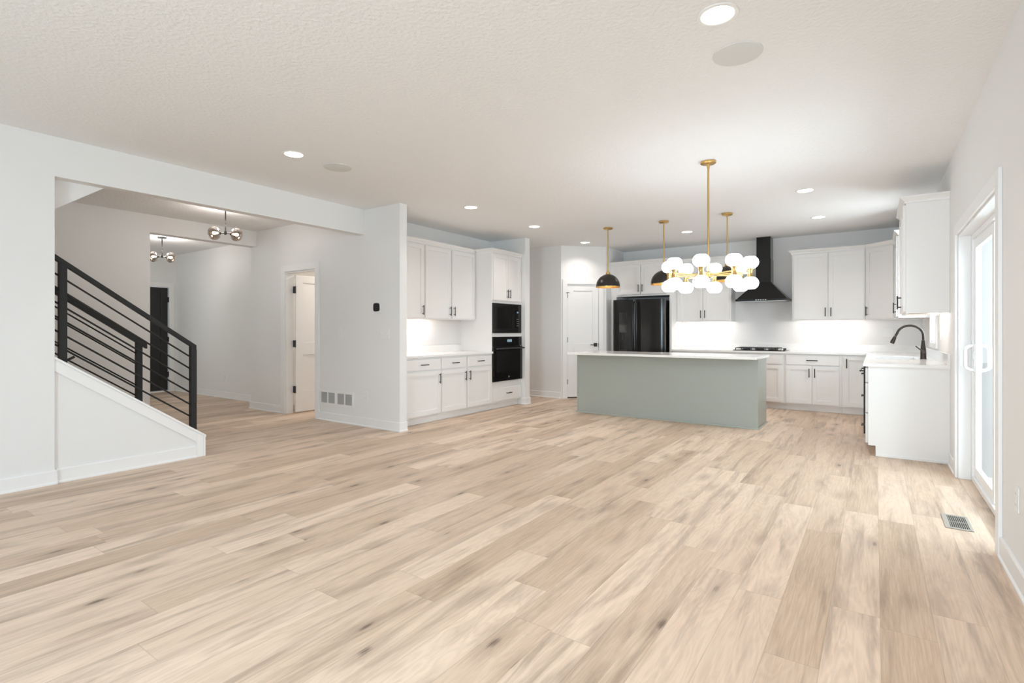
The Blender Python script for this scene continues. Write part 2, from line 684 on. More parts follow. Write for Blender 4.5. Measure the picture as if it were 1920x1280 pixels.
# bathroom door, standing open into the bathroom
r = root_struct('door_1', (-7.05, 4.5, 0))
TM = frame((0, 4.40), (1, 0), (0, -1))
casing('casing', TM, -7.13, -6.39, 2.085, parent=r)
b = new()
box(b, -7.13 + e, -7.112, 4.402, 4.513, 0.001, 2.084)
box(b, -6.408, -6.39 - e, 4.402, 4.513, 0.001, 2.084)
box(b, -7.112, -6.408, 4.402, 4.513, 2.066, 2.084)
obj('jamb', b, 'trim', r)
b = new()
TD = frame((-7.055, 4.525), (0, 1), (1, 0))
slab_door(b, TD, 0.0, 0.70, -0.035, 0.0, 0.015, 2.05, [(0.32, 0.86), (1.045, 1.94)])
leaf = obj('leaf', b, 'trim', r, bevel=0.003)
for z in (0.35, 1.03, 1.83):
    b = new()
    box(b, -7.118, -7.056, 4.5135, 4.5235, z - 0.05, z + 0.05)
    tube(b, [(-7.052, 4.512, z - 0.052), (-7.052, 4.512, z + 0.052)], 0.008)
    obj('hinge', b, 'black', r)
b = new()
box(b, 0.60, 0.655, 0.001, 0.008, 0.94, 1.0, TD)
box(b, 0.55, 0.64, 0.03, 0.042, 0.963, 0.977, TD)
box(b, 0.62, 0.634, 0.008, 0.03, 0.963, 0.977, TD)
obj('handle', b, 'black', r)

# pantry door on the diagonal
r = root_struct('door_2', (-4.36, 8.55, 0))
casing('casing', TP, 0.115, 0.715, 2.07, wd=0.088, parent=r)
b = new()
slab_door(b, TP, 0.121, 0.709, -0.037, -0.004, 0.022, 2.062, [(0.24, 0.84), (0.99, 1.95)])
obj('leaf', b, 'trim', r, bevel=0.003)
for z in (0.30, 1.06, 1.86):
    b = new()
    box(b, 0.113, 0.128, -0.002, 0.004, z - 0.045, z + 0.045, TP)
    if z > 1.5:
        box(b, 0.095, 0.150, 0.018, 0.024, z + 0.047, z + 0.056, TP)
    obj('hinge', b, 'black', r)
b = new()
box(b, 0.62, 0.685, -0.003, 0.006, 0.935, 1.0, TP)
box(b, 0.645, 0.66, 0.006, 0.045, 0.96, 0.975, TP)
box(b, 0.545, 0.662, 0.038, 0.05, 0.96, 0.975, TP)
obj('handle', b, 'black', r, bevel=0.002)
b = new()
box(b, 0.7095, 0.7145, -0.003, 0.003, 0.93, 1.0, TP)
obj('latch', b, 'black', r)
b = new()
box(b, 0.121, 0.709, -0.0365, -0.005, 0.003, 0.021, TP)
obj('sweep', b, 'slot', r)

# black front door at the end of the entry
r = root_struct('door_3', (-11.70, 4.23, 0))
TE = frame((-11.70, 0), (0, 1), (1, 0))
casing('casing', TE, 3.77, 4.69, 2.10, wd=0.088, parent=r)
b = new()
slab_door(b, TE, 3.785, 4.675, -0.06, -0.015, 0.03, 2.09, [(0.22, 0.80), (0.95, 1.98)], st=0.13, rec=0.012)
obj('leaf', b, 'frontdoor', r, bevel=0.003)
b = new()
box(b, 3.772, 4.688, -0.14, 0.03, 0.001, 0.026, TE)
obj('threshold', b, 'trim', r)
for z in (0.35, 1.05, 1.85):
    b = new()
    box(b, 4.672, 4.70, -0.014, 0.006, z - 0.05, z + 0.05, TE)
    obj('hinge', b, 'black', r)
b = new()
tube(b, [TE(3.86, -0.015, 1.0), TE(3.86, 0.045, 1.0)], 0.012)
lathe(b, [(0, 0.04), (0.022, 0.04), (0.028, 0.055), (0.022, 0.075), (0, 0.08)], TE(3.86, 0, 1.0), 16, (1, 0, 0))
obj('knob', b, 'black', r)

# sliding patio door
r = root_struct('door_4', (0.62, 4.77, 0))
TR = frame((XR, 0), (0, 1), (-1, 0))
casing('casing', TR, D0, D1, DZ, wd=0.088, th=0.019, parent=r)
b = new()                                    # deep painted jamb
box(b, 0.5605, 0.640, D1 - 0.016, D1 - e, 0.001, DZ - e)
box(b, 0.5605, 0.640, D0 + e, D0 + 0.016, 0.001, DZ - e)
box(b, 0.5605, 0.640, D0 + 0.016, D1 - 0.016, DZ - 0.016, DZ - e)
obj('jamb', b, 'trim', r)
b = new()
box(b, 0.641, 0.702, D1 - 0.05, D1 - e, 0.001, DZ - e)
box(b, 0.641, 0.78, D0 + e, D0 + 0.05, 0.001, DZ - e)
box(b, 0.641, 0.702, D0 + 0.05, D1 - 0.05, DZ - 0.05, DZ - e)
box(b, 0.641, 0.78, D0 + 0.05, D1 - 0.05, 0.001, 0.045)
obj('frame', b, 'vinyl', r, bevel=0.003)


def sash(name, x0, x1, y0, y1, z0, z1, par, fw=0.075, handle=None):
    bb = new()
    box(bb, x0, x1, y0, y0 + fw, z0, z1)
    box(bb, x0, x1, y1 - fw, y1, z0, z1)
    box(bb, x0, x1, y0 + fw, y1 - fw, z0, z0 + fw)
    box(bb, x0, x1, y0 + fw, y1 - fw, z1 - fw, z1)
    s = obj(name, bb, 'vinyl', par, bevel=0.003)
    bb = new()
    xm = (x0 + x1) / 2
    box(bb, xm - 0.003, xm + 0.003, y0 + fw, y1 - fw, z0 + fw, z1 - fw)
    obj('pane', bb, 'glass', s)
    return s


s1 = sash('sliding_panel', 0.655, 0.69, 4.74, D1 - 0.052, 0.05, DZ - 0.055, r)
sash('fixed_panel', 0.725, 0.76, D0 + 0.052, 4.82, 0.05, DZ - 0.055, r)
for sx, nm in ((-1, 'handle'), (1, 'handle')):
    b = new()
    xa = 0.655 if sx < 0 else 0.69
    pts = []
    for k in range(13):
        a = math.pi * k / 12
        pts.append((xa + sx * (0.006 + 0.052 * min(1.0, math.sin(a) * 1.6)), 5.575, 1.0 - 0.10 * math.cos(a)))
    tube(b, pts, 0.013, 10)
    box(b, min(xa, xa + sx * 0.008), max(xa, xa + sx * 0.008), 5.555, 5.595, 0.885, 1.115)
    obj(nm, b, 'vinyl', s1, smooth=True)
b = new()
box(b, 0.6405, 0.6545, 5.568, 5.582, 0.99, 1.05)
obj('latch', b, 'steel', s1)

# windows
def window(name, plane_x, y0, y1, z0, z1, mull=False):
    r = root_struct(name, (plane_x, (y0 + y1) / 2, z0))
    TT = frame((plane_x, 0), (0, 1), (-1, 0))
    bb = new()
    wd = 0.055
    box(bb, y0 - wd, y0, 0.0006, 0.017, z0 - wd, z1 + wd, TT)
    box(bb, y1, y1 + wd, 0.0006, 0.017, z0 - wd, z1 + wd, TT)
    box(bb, y0, y1, 0.0006, 0.017, z1, z1 + wd, TT)
    box(bb, y0, y1, 0.0006, 0.017, z0 - wd, z0, TT)
    obj('casing', bb, 'trim', r)
    bb = new()
    for q in ((y0 + e, y0 + 0.014), (y1 - 0.014, y1 - e)):
        box(bb, plane_x + 0.001, plane_x + 0.099, q[0], q[1], z0 + e, z1 - e)
    for q in ((z0 + e, z0 + 0.014), (z1 - 0.014, z1 - e)):
        box(bb, plane_x + 0.001, plane_x + 0.099, y0 + 0.014, y1 - 0.014, q[0], q[1])
    obj('jamb', bb, 'trim', r)
    s = sash('sash', plane_x + 0.055, plane_x + 0.095, y0 + 0.016, y1 - 0.016, z0 + 0.016, z1 - 0.016, r, 0.045)
    return r


window('window_1', XR, W0, W1, Z0, Z1)
window('fill_window_2', XR, V0, V1, 0.6, 2.2)  # unseen window, made up so fill light can enter from the side


def window_y(name, x0, x1, y, z0, z1, sgn):
    r = root_struct(name, ((x0 + x1) / 2, y, z0))
    bb = new()
    wd = 0.08
    ya, yb = sorted((y + sgn * 0.0006, y + sgn * 0.017))
    box(bb, x0 - wd, x0, ya, yb, z0 - wd, z1 + wd)
    box(bb, x1, x1 + wd, ya, yb, z0 - wd, z1 + wd)
    box(bb, x0, x1, ya, yb, z1, z1 + wd)
    box(bb, x0, x1, ya, yb, z0 - wd, z0)
    obj('casing', bb, 'trim', r)
    bb = new()
    f = 0.05
    ya, yb = sorted((y - sgn * 0.03, y - sgn * 0.08))
    xm = (x0 + x1) / 2
    for q in ((x0 + e, x0 + f), (x1 - f, x1 - e), (xm - f / 2, xm + f / 2)):
        box(bb, q[0], q[1], ya, yb, z0 + e, z1 - e)
    for q in ((z0 + e, z0 + f), (z1 - f, z1 - e)):
        box(bb, x0 + f, xm - f / 2, ya, yb, q[0], q[1])
        box(bb, xm + f / 2, x1 - f, ya, yb, q[0], q[1])
    s = obj('sash', bb, 'vinyl', r)
    bb = new()
    ym = (ya + yb) / 2
    box(bb, x0 + f, xm - f / 2, ym - 0.003, ym + 0.003, z0 + f, z1 - f)
    box(bb, xm + f / 2, x1 - f, ym - 0.003, ym + 0.003, z0 + f, z1 - f)
    obj('pane', bb, 'glass', s)
    return r


window_y('fill_window_3', -4.7, -2.8, YR, 0.4, 2.3, 1)  # unseen rear window, put in to let fill light into the room
window_y('fill_window_4', -2.15, -0.25, YR, 0.4, 2.3, 1)  # unseen rear window, added as the opening for the rear fill lamp
window_y('window_5', -10.75, -9.65, 1.5, 0.7, 2.3, 1)

# outside
b = new()
box(b, 0.80, 14, -6, 30, -0.25, -0.15)
struct('ground_deck', b, 'deck')

# ------------------------------------------------------------------ cabinets
CT = 0.902         # counter top height
CU = 0.872         # underside
UB, UT, CR = 1.385, 2.43, 2.492


def shaker(name, T, a0, a1, z0, z1, n0, parent, st=0.057, m='cabinet', th=0.022):
    bb = new()
    n1 = n0 + th
    box(bb, a0, a0 + st, n0, n1, z0, z1, T)
    box(bb, a1 - st, a1, n0, n1, z0, z1, T)
    box(bb, a0 + st, a1 - st, n0, n1, z0, z0 + st, T)
    box(bb, a0 + st, a1 - st, n0, n1, z1 - st, z1, T)
    box(bb, a0 + st - 0.001, a1 - st + 0.001, n0, n1 - 0.014, z0 + st - 0.001, z1 - st + 0.001, T)
    return obj(name, bb, m, parent)


def slab(name, T, a0, a1, z0, z1, n0, parent, m='cabinet', th=0.02):
    bb = new()
    box(bb, a0, a1, n0, n0 + th, z0, z1, T)
    return obj(name, bb, m, parent, bevel=0.003)


def pull(T, a, z, n, parent, vert=True, ln=0.135):
    """black bar pull on two posts standing off the face at n."""
    bb = new()
    h2 = ln / 2
    if vert:
        tube(bb, [T(a, n + 0.032, z - h2), T(a, n + 0.032, z + h2)], 0.0062, 10)
        for q in (-0.048, 0.048):
            tube(bb, [T(a, n + 0.0004, z + q), T(a, n + 0.032, z + q)], 0.0048, 8)
    else:
        tube(bb, [T(a - h2, n + 0.032, z), T(a + h2, n + 0.032, z)], 0.0062, 10)
        for q in (-0.048, 0.048):
            tube(bb, [T(a + q, n + 0.0004, z), T(a + q, n + 0.032, z)], 0.0048, 8)
    return obj('handle', bb, 'black', parent, smooth=True)


CPROF = [(0.0, CR - 0.062), (0.012, CR - 0.062), (0.014, CR - 0.045), (0.042, CR - 0.014), (0.048, CR - 0.012), (0.048, CR), (0.0, CR)]
G = 0.0008


def crown(path, parent, m='cabinet'):
    bb = new()
    sweep(bb, path, CPROF)
    return obj('crown', bb, m, parent)


def carcass(bb, T, a0, a1, dep, z0, z1, toe=True, toe_d=0.06):
    """closed box from the wall (n = 0) to the face frame (n = dep)."""
    if toe:
        box(bb, a0, a1, 0.001, dep, z0 + 0.10, z1, T)
        box(bb, a0, a1, 0.001, dep - toe_d, z0 + 0.001, z0 + 0.10, T)
    else:
        box(bb, a0, a1, 0.001, dep, z0, z1, T)


def base_cab(label, T, a0, a1, dep, cols, loc, toe_d=0.06, mg=0.018, zdr=0.698, hand=None, top=CU - 0.001):
    """cols: list of (x0, x1, kind, handle side): kind 'dd' drawer over door, 'f' plain false front over door, 'D' full door, 'd' door only"""
    t = thing('base_cabinet', label, 'cabinet', loc)
    bb = new()
    carcass(bb, T, a0 + G, a1 - G, dep, 0, top, True, toe_d)
    obj('body', bb, 'cabinet', t)
    for x0, x1, kind, side in cols:
        if kind in ('dd', 'f'):
            d = slab('drawer' if kind == 'dd' else 'false_front', T, x0, x1, zdr + 0.006, top - 0.022, dep + 0.0005, t)
            if kind == 'dd':
                pull(T, (x0 + x1) / 2, (zdr + top - 0.016) / 2, dep + 0.0205, d, False)
        if kind in ('dd', 'f', 'd', 'D'):
            z1 = zdr - 0.012 if kind != 'D' else top - 0.022
            d = shaker('door', T, x0, x1, 0.118, z1, dep + 0.0005, t)
            xh = x1 - 0.032 if side == 'r' else x0 + 0.032
            pull(T, xh, z1 - 0.105, dep + 0.0205, d)
    return t


def wall_cab(label, T, a0, a1, dep, doors, loc, z0=UB, z1=UT, name='wall_cabinet', under=True, hz=None):
    t = thing(name, label, 'cabinet', loc)
    bb = new()
    if under:
        box(bb, a0 + G, a1 - G, 0.001, dep, z0 + 0.02, z1 + 0.002, T)
        box(bb, a0 + G, a1 - G, dep - 0.02, dep, z0, z0 + 0.02, T)
        box(bb, a0 + G, a0 + 0.018, 0.001, dep - 0.02, z0, z0 + 0.02, T)
        box(bb, a1 - 0.018, a1 - G, 0.001, dep - 0.02, z0, z0 + 0.02, T)
    else:
        box(bb, a0 + G, a1 - G, 0.001, dep, z0, z1 + 0.002, T)
    obj('body', bb, 'cabinet', t)
    if under:
        bb = new()
        box(bb, a0 + 0.019, a1 - 0.019, 0.003, dep - 0.021, z0 + 0.017, z0 + 0.0195, T)
        q = obj('underside', bb, 'recess', t)
        q['label'] = 'brown unfinished underside'
    for x0, x1, side in doors:
        d = shaker('door', T, x0, x1, z0 + 0.018, z1 - 0.012, dep + 0.0005, t)
        xh = x1 - 0.03 if side == 'r' else x0 + 0.03
        pull(T, xh, (hz if hz else z0 + 0.125), dep + 0.0205, d)
    return t


# --- left alcove (faces +X); u runs along +Y, wall plane X = -5.48
TA = frame((-5.48, 0), (0, 1), (1, 0))
BD = 0.63          # base box depth -> face at -4.85
base_cab('white base cabinet with one drawer over one door, beside the return wall', TA, 4.516, 5.262, BD,
         [(4.60, 5.245, 'dd', 'r')], (-5.15, 4.89, 0))
base_cab('white base cabinet with two drawers over two doors, next to the oven tower', TA, 5.262, 6.418, BD,
         [(5.278, 5.788, 'dd', 'r'), (5.818, 6.392, 'dd', 'l')], (-5.15, 5.84, 0))
t = tag(obj('countertop', box(new(), -5.479, -4.818, 4.5165, 6.4185, CU, CT), 'quartz', bevel=0.003, origin=(-5.15, 5.46, CU)),
        'white quartz countertop on the left base cabinets beside the ovens', 'countertop')
b = new()
box(b, -5.479, -5.459, 4.5165, 6.4185, CT + 0.0004, 1.005)
obj('upstand', b, 'quartz', t)
UD = 0.295
c1 = wall_cab('white wall cabinet with one door, above the left counter beside the return wall', TA, 4.516, 5.285, UD,
              [(4.62, 5.268, 'r')], (-5.3, 4.9, UB))
crown([(-5.185, 4.517), (-5.185, 5.2845)], c1)
c2 = wall_cab('white wall cabinet with two doors, above the left counter next to the oven tower', TA, 5.285, 6.418, UD,
              [(5.302, 5.836, 'r'), (5.866, 6.398, 'l')], (-5.3, 5.85, UB))
crown([(-5.185, 5.2855), (-5.185, 6.4175)], c2)
# oven tower
t = thing('oven_tower_cabinet', 'tall white cabinet holding the built-in microwave and wall oven', 'cabinet', (-5.15, 6.82, 0))
b = new()
y0, y1 = 6.4195, 7.2195
box(b, -5.479, -4.85, y0, y0 + 0.02, 0.10, UT + 0.02)
box(b, -5.479, -4.85, y1 - 0.02, y1, 0.10, UT + 0.02)
box(b, -5.479, -5.46, y0 + 0.02, y1 - 0.02, 0.10, UT + 0.02)
for z0, z1 in ((0.10, 0.425), (1.125, 1.185), (1.655, UT + 0.02)):
    box(b, -5.46, -4.85, y0 + 0.02, y1 - 0.02, z0, z1)
box(b, -5.479, -4.91, y0, y1, 0.001, 0.10)
obj('body', b, 'cabinet', t)
d = slab('drawer', TA, 6.447, 7.20, 0.125, 0.322, BD + 0.0005, t)
pull(TA, 6.83, 0.235, BD + 0.0205, d, False)
d = shaker('door', TA, 6.445, 6.822, 1.70, UT - 0.012, BD + 0.0005, t)
pull(TA, 6.792, 1.81, BD + 0.0205, d)
d = shaker('door', TA, 6.828, 7.20, 1.70, UT - 0.012, BD + 0.0005, t)
pull(TA, 6.858, 1.81, BD + 0.0205, d)
crown([(-5.135, 6.4195), (-4.85, 6.4195), (-4.85, 7.219)], t)

# microwave
t = thing('microwave', 'black built-in microwave set above the wall oven', 'microwave', (-5.1, 6.81, 1.187))
b = new()
box(b, -5.30, -4.851, 6.45, 7.19, 1.187, 1.653)
obj('body', b, 'appliance', t)
b = new()                                    # trim frame
f0, f1, g0, g1 = 6.428, 7.212, 1.186, 1.654
box(b, -4.8495, -4.832, f0, f1, g0, g0 + 0.075)
box(b, -4.8495, -4.832, f0, f1, g1 - 0.075, g1)
box(b, -4.8495, -4.832, f0, f0 + 0.10, g0 + 0.075, g1 - 0.075)
box(b, -4.8495, -4.832, f1 - 0.062, f1, g0 + 0.075, g1 - 0.075)
obj('trim_frame', b, 'appliance', t, bevel=0.002)
b = new()
box(b, -4.8495, -4.828, f0 + 0.103, 7.055, g0 + 0.078, g1 - 0.078)
obj('door', b, 'slate', t, bevel=0.002)
b = new()
box(b, -4.8495, -4.830, 7.058, f1 - 0.064, g0 + 0.078, g1 - 0.078)
p = obj('control_panel', b, 'slate', t)
for k in range(4):
    for j in range(2):
        b = new()
        box(b, -4.8298, -4.8288, 7.075 + 0.03 * j, 7.092 + 0.03 * j, 1.30 + 0.035 * k, 1.31 + 0.035 * k)
        obj('button', b, 'plasticgrey', p)
b = new()
box(b, -4.8298, -4.8288, 7.078, 7.12, 1.51, 1.535)
obj('display', b, 'display', p)

# wall oven
t = thing('wall_oven', 'black glass wall oven with bar handle under the microwave', 'oven', (-5.1, 6.81, 0.427))
b = new()
box(b, -5.42, -4.851, 6.445, 7.195, 0.427, 1.123)
obj('body', b, 'appliance', t)
b = new()
box(b, -4.8495, -4.828, 6.425, 7.215, 0.985, 1.128)
p = obj('control_panel', b, 'slate', t, bevel=0.002)
b = new()
box(b, -4.8278, -4.8274, 6.80, 6.93, 1.045, 1.085)
obj('display', b, 'display', p)
b = new()
box(b, -4.8495, -4.815, 6.425, 7.215, 0.432, 0.979)
dr = obj('door', b, 'slate', t, bevel=0.003)
b = new()
box(b, -4.8148, -4.8138, 6.50, 7.14, 0.57, 0.905)
obj('window', b, 'appliance', dr)
b = new()
tube(b, [(-4.765, 6.445, 0.945), (-4.765, 7.195, 0.945)], 0.012, 12)
for y in (6.48, 7.16):
    tube(b, [(-4.8145, y, 0.945), (-4.765, y, 0.945)], 0.009, 10)
obj('handle', b, 'black', dr, smooth=True)


def badge(c, ax, parent, rad=0.016):
    """round monogram badge: ring with a curled script stroke."""
    bb = new()
    ax = Vector(ax)
    lathe(bb, [(0.0, 0.0), (rad, 0.0), (rad, 0.0012), (rad * 0.82, 0.0012), (rad * 0.82, 0.0006), (0.0, 0.0006)], c, 28, ax)
    u = Vector((0, 0, 1)).cross(ax).normalized()
    pts = []
    for k in range(15):
        a = 0.6 + 5.0 * k / 14
        rr = rad * (0.2 + 0.42 * k / 14)
        pts.append(Vector(c) + ax * 0.0014 + u * (rr * math.cos(a)) + Vector((0, 0, rr * math.sin(a))))
    tube(bb, pts, rad * 0.07, 6)
    return obj('emblem', bb, 'steel', parent)


badge((-4.8149, 6.83, 0.492), (1, 0, 0), dr)

# --- back run (faces -Y); u along +X, wall plane Y = 9.66
TB = frame((0, YB), (1, 0), (0, -1))
BB = 0.60          # base box depth -> face 9.06
base_cab('white base cabinet beside the fridge, behind the island', TB, -2.915, -1.96, BB,
         [(-2.895, -2.445, 'dd', 'r'), (-2.43, -1.98, 'dd', 'l')], (-2.44, 9.36, 0))
base_cab('white base cabinet under the gas cooktop, right door just past the island', TB, -1.96, -1.165, BB,
         [(-1.94, -1.575, 'f', 'r'), (-1.56, -1.195, 'f', 'l')], (-1.56, 9.36, 0))
t = thing('base_cabinet', 'white base cabinet with one wide drawer over two doors, right of the cooktop', 'cabinet', (-0.78, 9.36, 0))
b = new()
carcass(b, TB, -1.165 + G, -0.405 - G, BB, 0, CU - 0.001)
obj('body', b, 'cabinet', t)
d = slab('drawer', TB, -1.135, -0.437, 0.704, CU - 0.023, BB + 0.0005, t)
pull(TB, -0.785, 0.775, BB + 0.0205, d, False, 0.15)
d = shaker('door', TB, -1.135, -0.789, 0.118, 0.686, BB + 0.0005, t)
pull(TB, -0.823, 0.585, BB + 0.0205, d)
d = shaker('door', TB, -0.783, -0.437, 0.118, 0.686, BB + 0.0005, t)
pull(TB, -0.749, 0.585, BB + 0.0205, d)
t = thing('corner_base_cabinet', 'white corner base cabinet with one tall door, behind the sink run', 'cabinet', (-0.25, 9.36, 0))
b = new()
carcass(b, TB, -0.405 + G, XR - 0.002, BB, 0, CU - 0.001)
obj('body', b, 'cabinet', t)
d = shaker('door', TB, -0.378, -0.085, 0.118, CU - 0.023, BB + 0.0005, t)
pull(TB, -0.345, 0.745, BB + 0.0205, d)

# fridge surround
t = thing('fridge_cabinet', 'white cabinet with two doors above the black fridge', 'cabinet', (-3.5, 9.36, 1.84))
b = new()
box(b, -4.058, -2.918, 0.001, 0.60, 1.85, UT + 0.002, TB)
obj('body', b, 'cabinet', t)
d = shaker('door', TB, -3.925, -3.478, 1.885, UT - 0.012, 0.6005, t)
pull(TB, -3.508, 1.99, 0.6205, d)
d = shaker('door', TB, -3.466, -3.005, 1.885, UT - 0.012, 0.6005, t)
pull(TB, -3.436, 1.99, 0.6205, d)
crown([(-2.918, 9.66 - 0.345), (-2.918, 9.06), (-4.058, 9.06)][::-1], t)
b = new()
box(b, -4.058, -3.945, 0.001, 0.60, 0.001, 1.849, TB)
tag(obj('fridge_side_panel', b, 'cabinet', origin=(-4.0, 9.36, 0)), 'white upright panel between the pantry wall and the fridge', 'panel')
b = new()
box(b, -2.955, -2.918, 0.001, 0.60, 0.001, 1.849, TB)
tag(obj('fridge_side_panel', b, 'cabinet', origin=(-2.937, 9.36, 0)), 'white upright panel at the right side of the fridge', 'panel')

# fridge
t = thing('refrigerator', 'glossy black french-door fridge with ice dispenser behind the island', 'refrigerator', (-3.45, 9.2, 0))
fx0, fx1, fy = -3.925, -2.975, 8.85
b = new()
box(b, fx0 + 0.02, fx1 - 0.012, fy + 0.075, 9.6, 0.03, 1.755)
obj('body', b, 'appliance', t, bevel=0.004)


def fdoor(name, x0, x1, z0, z1):
    bb = new()
    pts = []
    k = 10
    for i in range(k + 1):
        s_ = i / k
        x = x0 + (x1 - x0) * s_
        edge = min(s_, 1 - s_) * (x1 - x0)
        dy = 0.02 * max(0, 1 - edge / 0.03) ** 2
        pts.append((x, fy + dy - 0.006 * math.sin(math.pi * s_)))
    pts += [(x1, fy + 0.07), (x0, fy + 0.07)]
    prism(bb, pts, lambda x, y: (x, y, z0), lambda x, y: (x, y, z1))
    return obj(name, bb, 'appliance', t, smooth=True)


dl = fdoor('door', fx0, -3.489, 0.72, 1.782)
dr = fdoor('door', -3.481, fx1, 0.72, 1.782)
fz = fdoor('freezer_drawer', fx0, fx1, 0.06, 0.712)
for x, p in ((-3.518, dl), (-3.452, dr)):
    b = new()
    tube(b, [(x, fy - 0.004, 1.735), (x, fy - 0.045, 1.705), (x, fy - 0.058, 1.60), (x, fy - 0.06, 1.25),
             (x, fy - 0.058, 0.92), (x, fy - 0.045, 0.815), (x, fy - 0.004, 0.785)], 0.013, 12)
    obj('handle', b, 'appliance', p, smooth=True)
b = new()
tube(b, [(fx0 + 0.06, fy - 0.004, 0.63), (fx0 + 0.09, fy - 0.05, 0.635), (fx1 - 0.09, fy - 0.05, 0.635), (fx1 - 0.06, fy - 0.004, 0.63)], 0.013, 12)
obj('handle', b, 'appliance', fz, smooth=True)
b = new()
box(b, -3.80, -3.648, fy - 0.012, fy - 0.0005, 1.19, 1.56)
dp = obj('dispenser', b, 'slate', dl, bevel=0.004)
dp['label'] = 'black glass ice and water dispenser'
b = new()
box(b, -3.80, -3.648, fy - 0.016, fy - 0.0005, 0.86, 0.885)
box(b, -3.80, -3.79, fy - 0.012, fy - 0.0005, 0.885, 1.189)
box(b, -3.658, -3.648, fy - 0.012, fy - 0.0005, 0.885, 1.189)
tube(b, [(-3.724, fy - 0.010, 1.18), (-3.724, fy - 0.010, 1.06)], 0.012, 10)
for k in range(4):
    box(b, -3.785 + 0.035 * k, -3.765 + 0.035 * k, fy - 0.0135, fy - 0.012, 1.20, 1.208)
obj('dispenser_tray', b, 'black', dl)
badge((-3.155, fy - 0.0015, 1.712), (0, -1, 0), dr, 0.02)

# wall cabinets on the back wall
UW = 0.31
c = wall_cab('white wall cabinet with two doors between the fridge and the range hood', TB, -2.915, -2.0, UW,
             [(-2.855, -2.463, 'r'), (-2.455, -2.02, 'l')], (-2.45, 9.5, UB))
crown([(-2.0, 9.659), (-2.0, YB - UW), (-2.868, YB - UW)][::-1], c)
c = wall_cab('white wall cabinet with two doors on the back wall right of the range hood', TB, -1.09, -0.125, UW,
             [(-1.062, -0.603, 'r'), (-0.589, -0.142, 'l')], (-0.6, 9.5, UB))
crown([(-1.09, 9.659), (-1.09, YB - UW), (-0.1255, YB - UW)], c)
# diagonal corner wall cabinet
XF = 0.238
ca, cb = Vector((-0.1235, YB - UW)), Vector((XF, 9.0))
t = thing('corner_wall_cabinet', 'white corner wall cabinet with one slanted door, above the kitchen corner', 'cabinet', (0.25, 9.4, UB))
b = new()
prism(b, [(-0.1235, YB - 0.001), (ca.x, ca.y), (cb.x, cb.y), (XR - 0.001, 9.0), (XR - 0.001, YB - 0.001)],
      lambda x, y: (x, y, UB), lambda x, y: (x, y, UT + 0.002))
obj('body', b, 'cabinet', t)
dd = (cb - ca).normalized()
TC = frame(ca, dd, (dd.y, -dd.x))
cl = (cb - ca).length
d = shaker('door', TC, 0.03, cl - 0.03, UB + 0.018, UT - 0.012, 0.0005, t)
pull(TC, 0.06, UB + 0.125, 0.0205, d)
b = new()
sweep(b, [(ca.x + 0.001, ca.y), (ca.x + 0.008, ca.y), (cb.x, cb.y + 0.008), (cb.x, cb.y + 0.001)], CPROF)
obj('crown', b, 'cabinet', t)
# right wall cabinets (face -X); u along +Y
TRW = frame((XR, 0), (0, 1), (-1, 0))
RD = XR - XF
c = wall_cab('narrow white wall cabinet on the right wall between the corner and the sink window', TRW, 8.19, 8.999, RD,
             [(8.205, 8.985, 'l')], (0.4, 8.6, UB))
crown([(XF, 8.998), (XF, 8.19), (XR - 0.001, 8.19)], c)
c = wall_cab('white wall cabinet nearest the patio door, its blank side facing the room', TRW, 6.225, 7.21, RD,
             [(6.242, 6.714, 'r'), (6.722, 7.194, 'l')], (0.4, 6.7, UB))
crown([(XR - 0.001, 7.21), (XF, 7.21), (XF, 6.225), (XR - 0.001, 6.225)], c)

# --- sink run (faces -X)
RB = 0.62          # box depth -> face at X = -0.06
t = thing('drawer_cabinet', 'white end cabinet with three drawers, blank panel facing the room', 'cabinet', (0.25, 6.45, 0))
b = new()
carcass(b, TRW, 6.2 + 0.019, 6.70 - G, RB, 0, CU - 0.001)
obj('body', b, 'cabinet', t)
b = new()
box(b, 6.2, 6.218, 0.001, RB + 0.0, 0.10, CU - 0.001, TRW)
box(b, 6.2, 6.218, 0.001, RB - 0.06, 0.001, 0.10, TRW)
box(b, 6.19, 6.1995, 0.001, RB - 0.06, 0.001, 0.022, TRW)
obj('end_panel', b, 'cabinet', t)
for z0, z1 in ((0.712, CU - 0.02), (0.415, 0.702), (0.118, 0.405)):
    d = slab('drawer', TRW, 6.224, 6.688, z0, z1, RB + 0.0005, t, th=0.022)
    pull(TRW, 6.456, (z0 + z1) / 2, RB + 0.0225, d, False)
t = thing('dishwasher', 'black dishwasher between the end drawers and the sink cabinet', 'dishwasher', (0.25, 7.0, 0))
b = new()
box(b, 6.704, 7.30, 0.02, RB - 0.002, 0.11, CU - 0.003, TRW)
box(b, 6.704, 7.30, 0.02, RB - 0.06, 0.001, 0.11, TRW)
obj('body', b, 'appliance', t)
b = new()
box(b, 6.706, 7.298, RB - 0.001, RB + 0.045, 0.125, CU - 0.006, TRW)
d = obj('door', b, 'appliance', t, bevel=0.004)
b = new()
tube(b, [TRW(6.75, RB + 0.075, 0.79), TRW(7.25, RB + 0.075, 0.79)], 0.009, 10)
for y in (6.78, 7.22):
    tube(b, [TRW(y, RB + 0.0455, 0.79), TRW(y, RB + 0.075, 0.79)], 0.007, 8)
obj('handle', b, 'appliance', d, smooth=True)
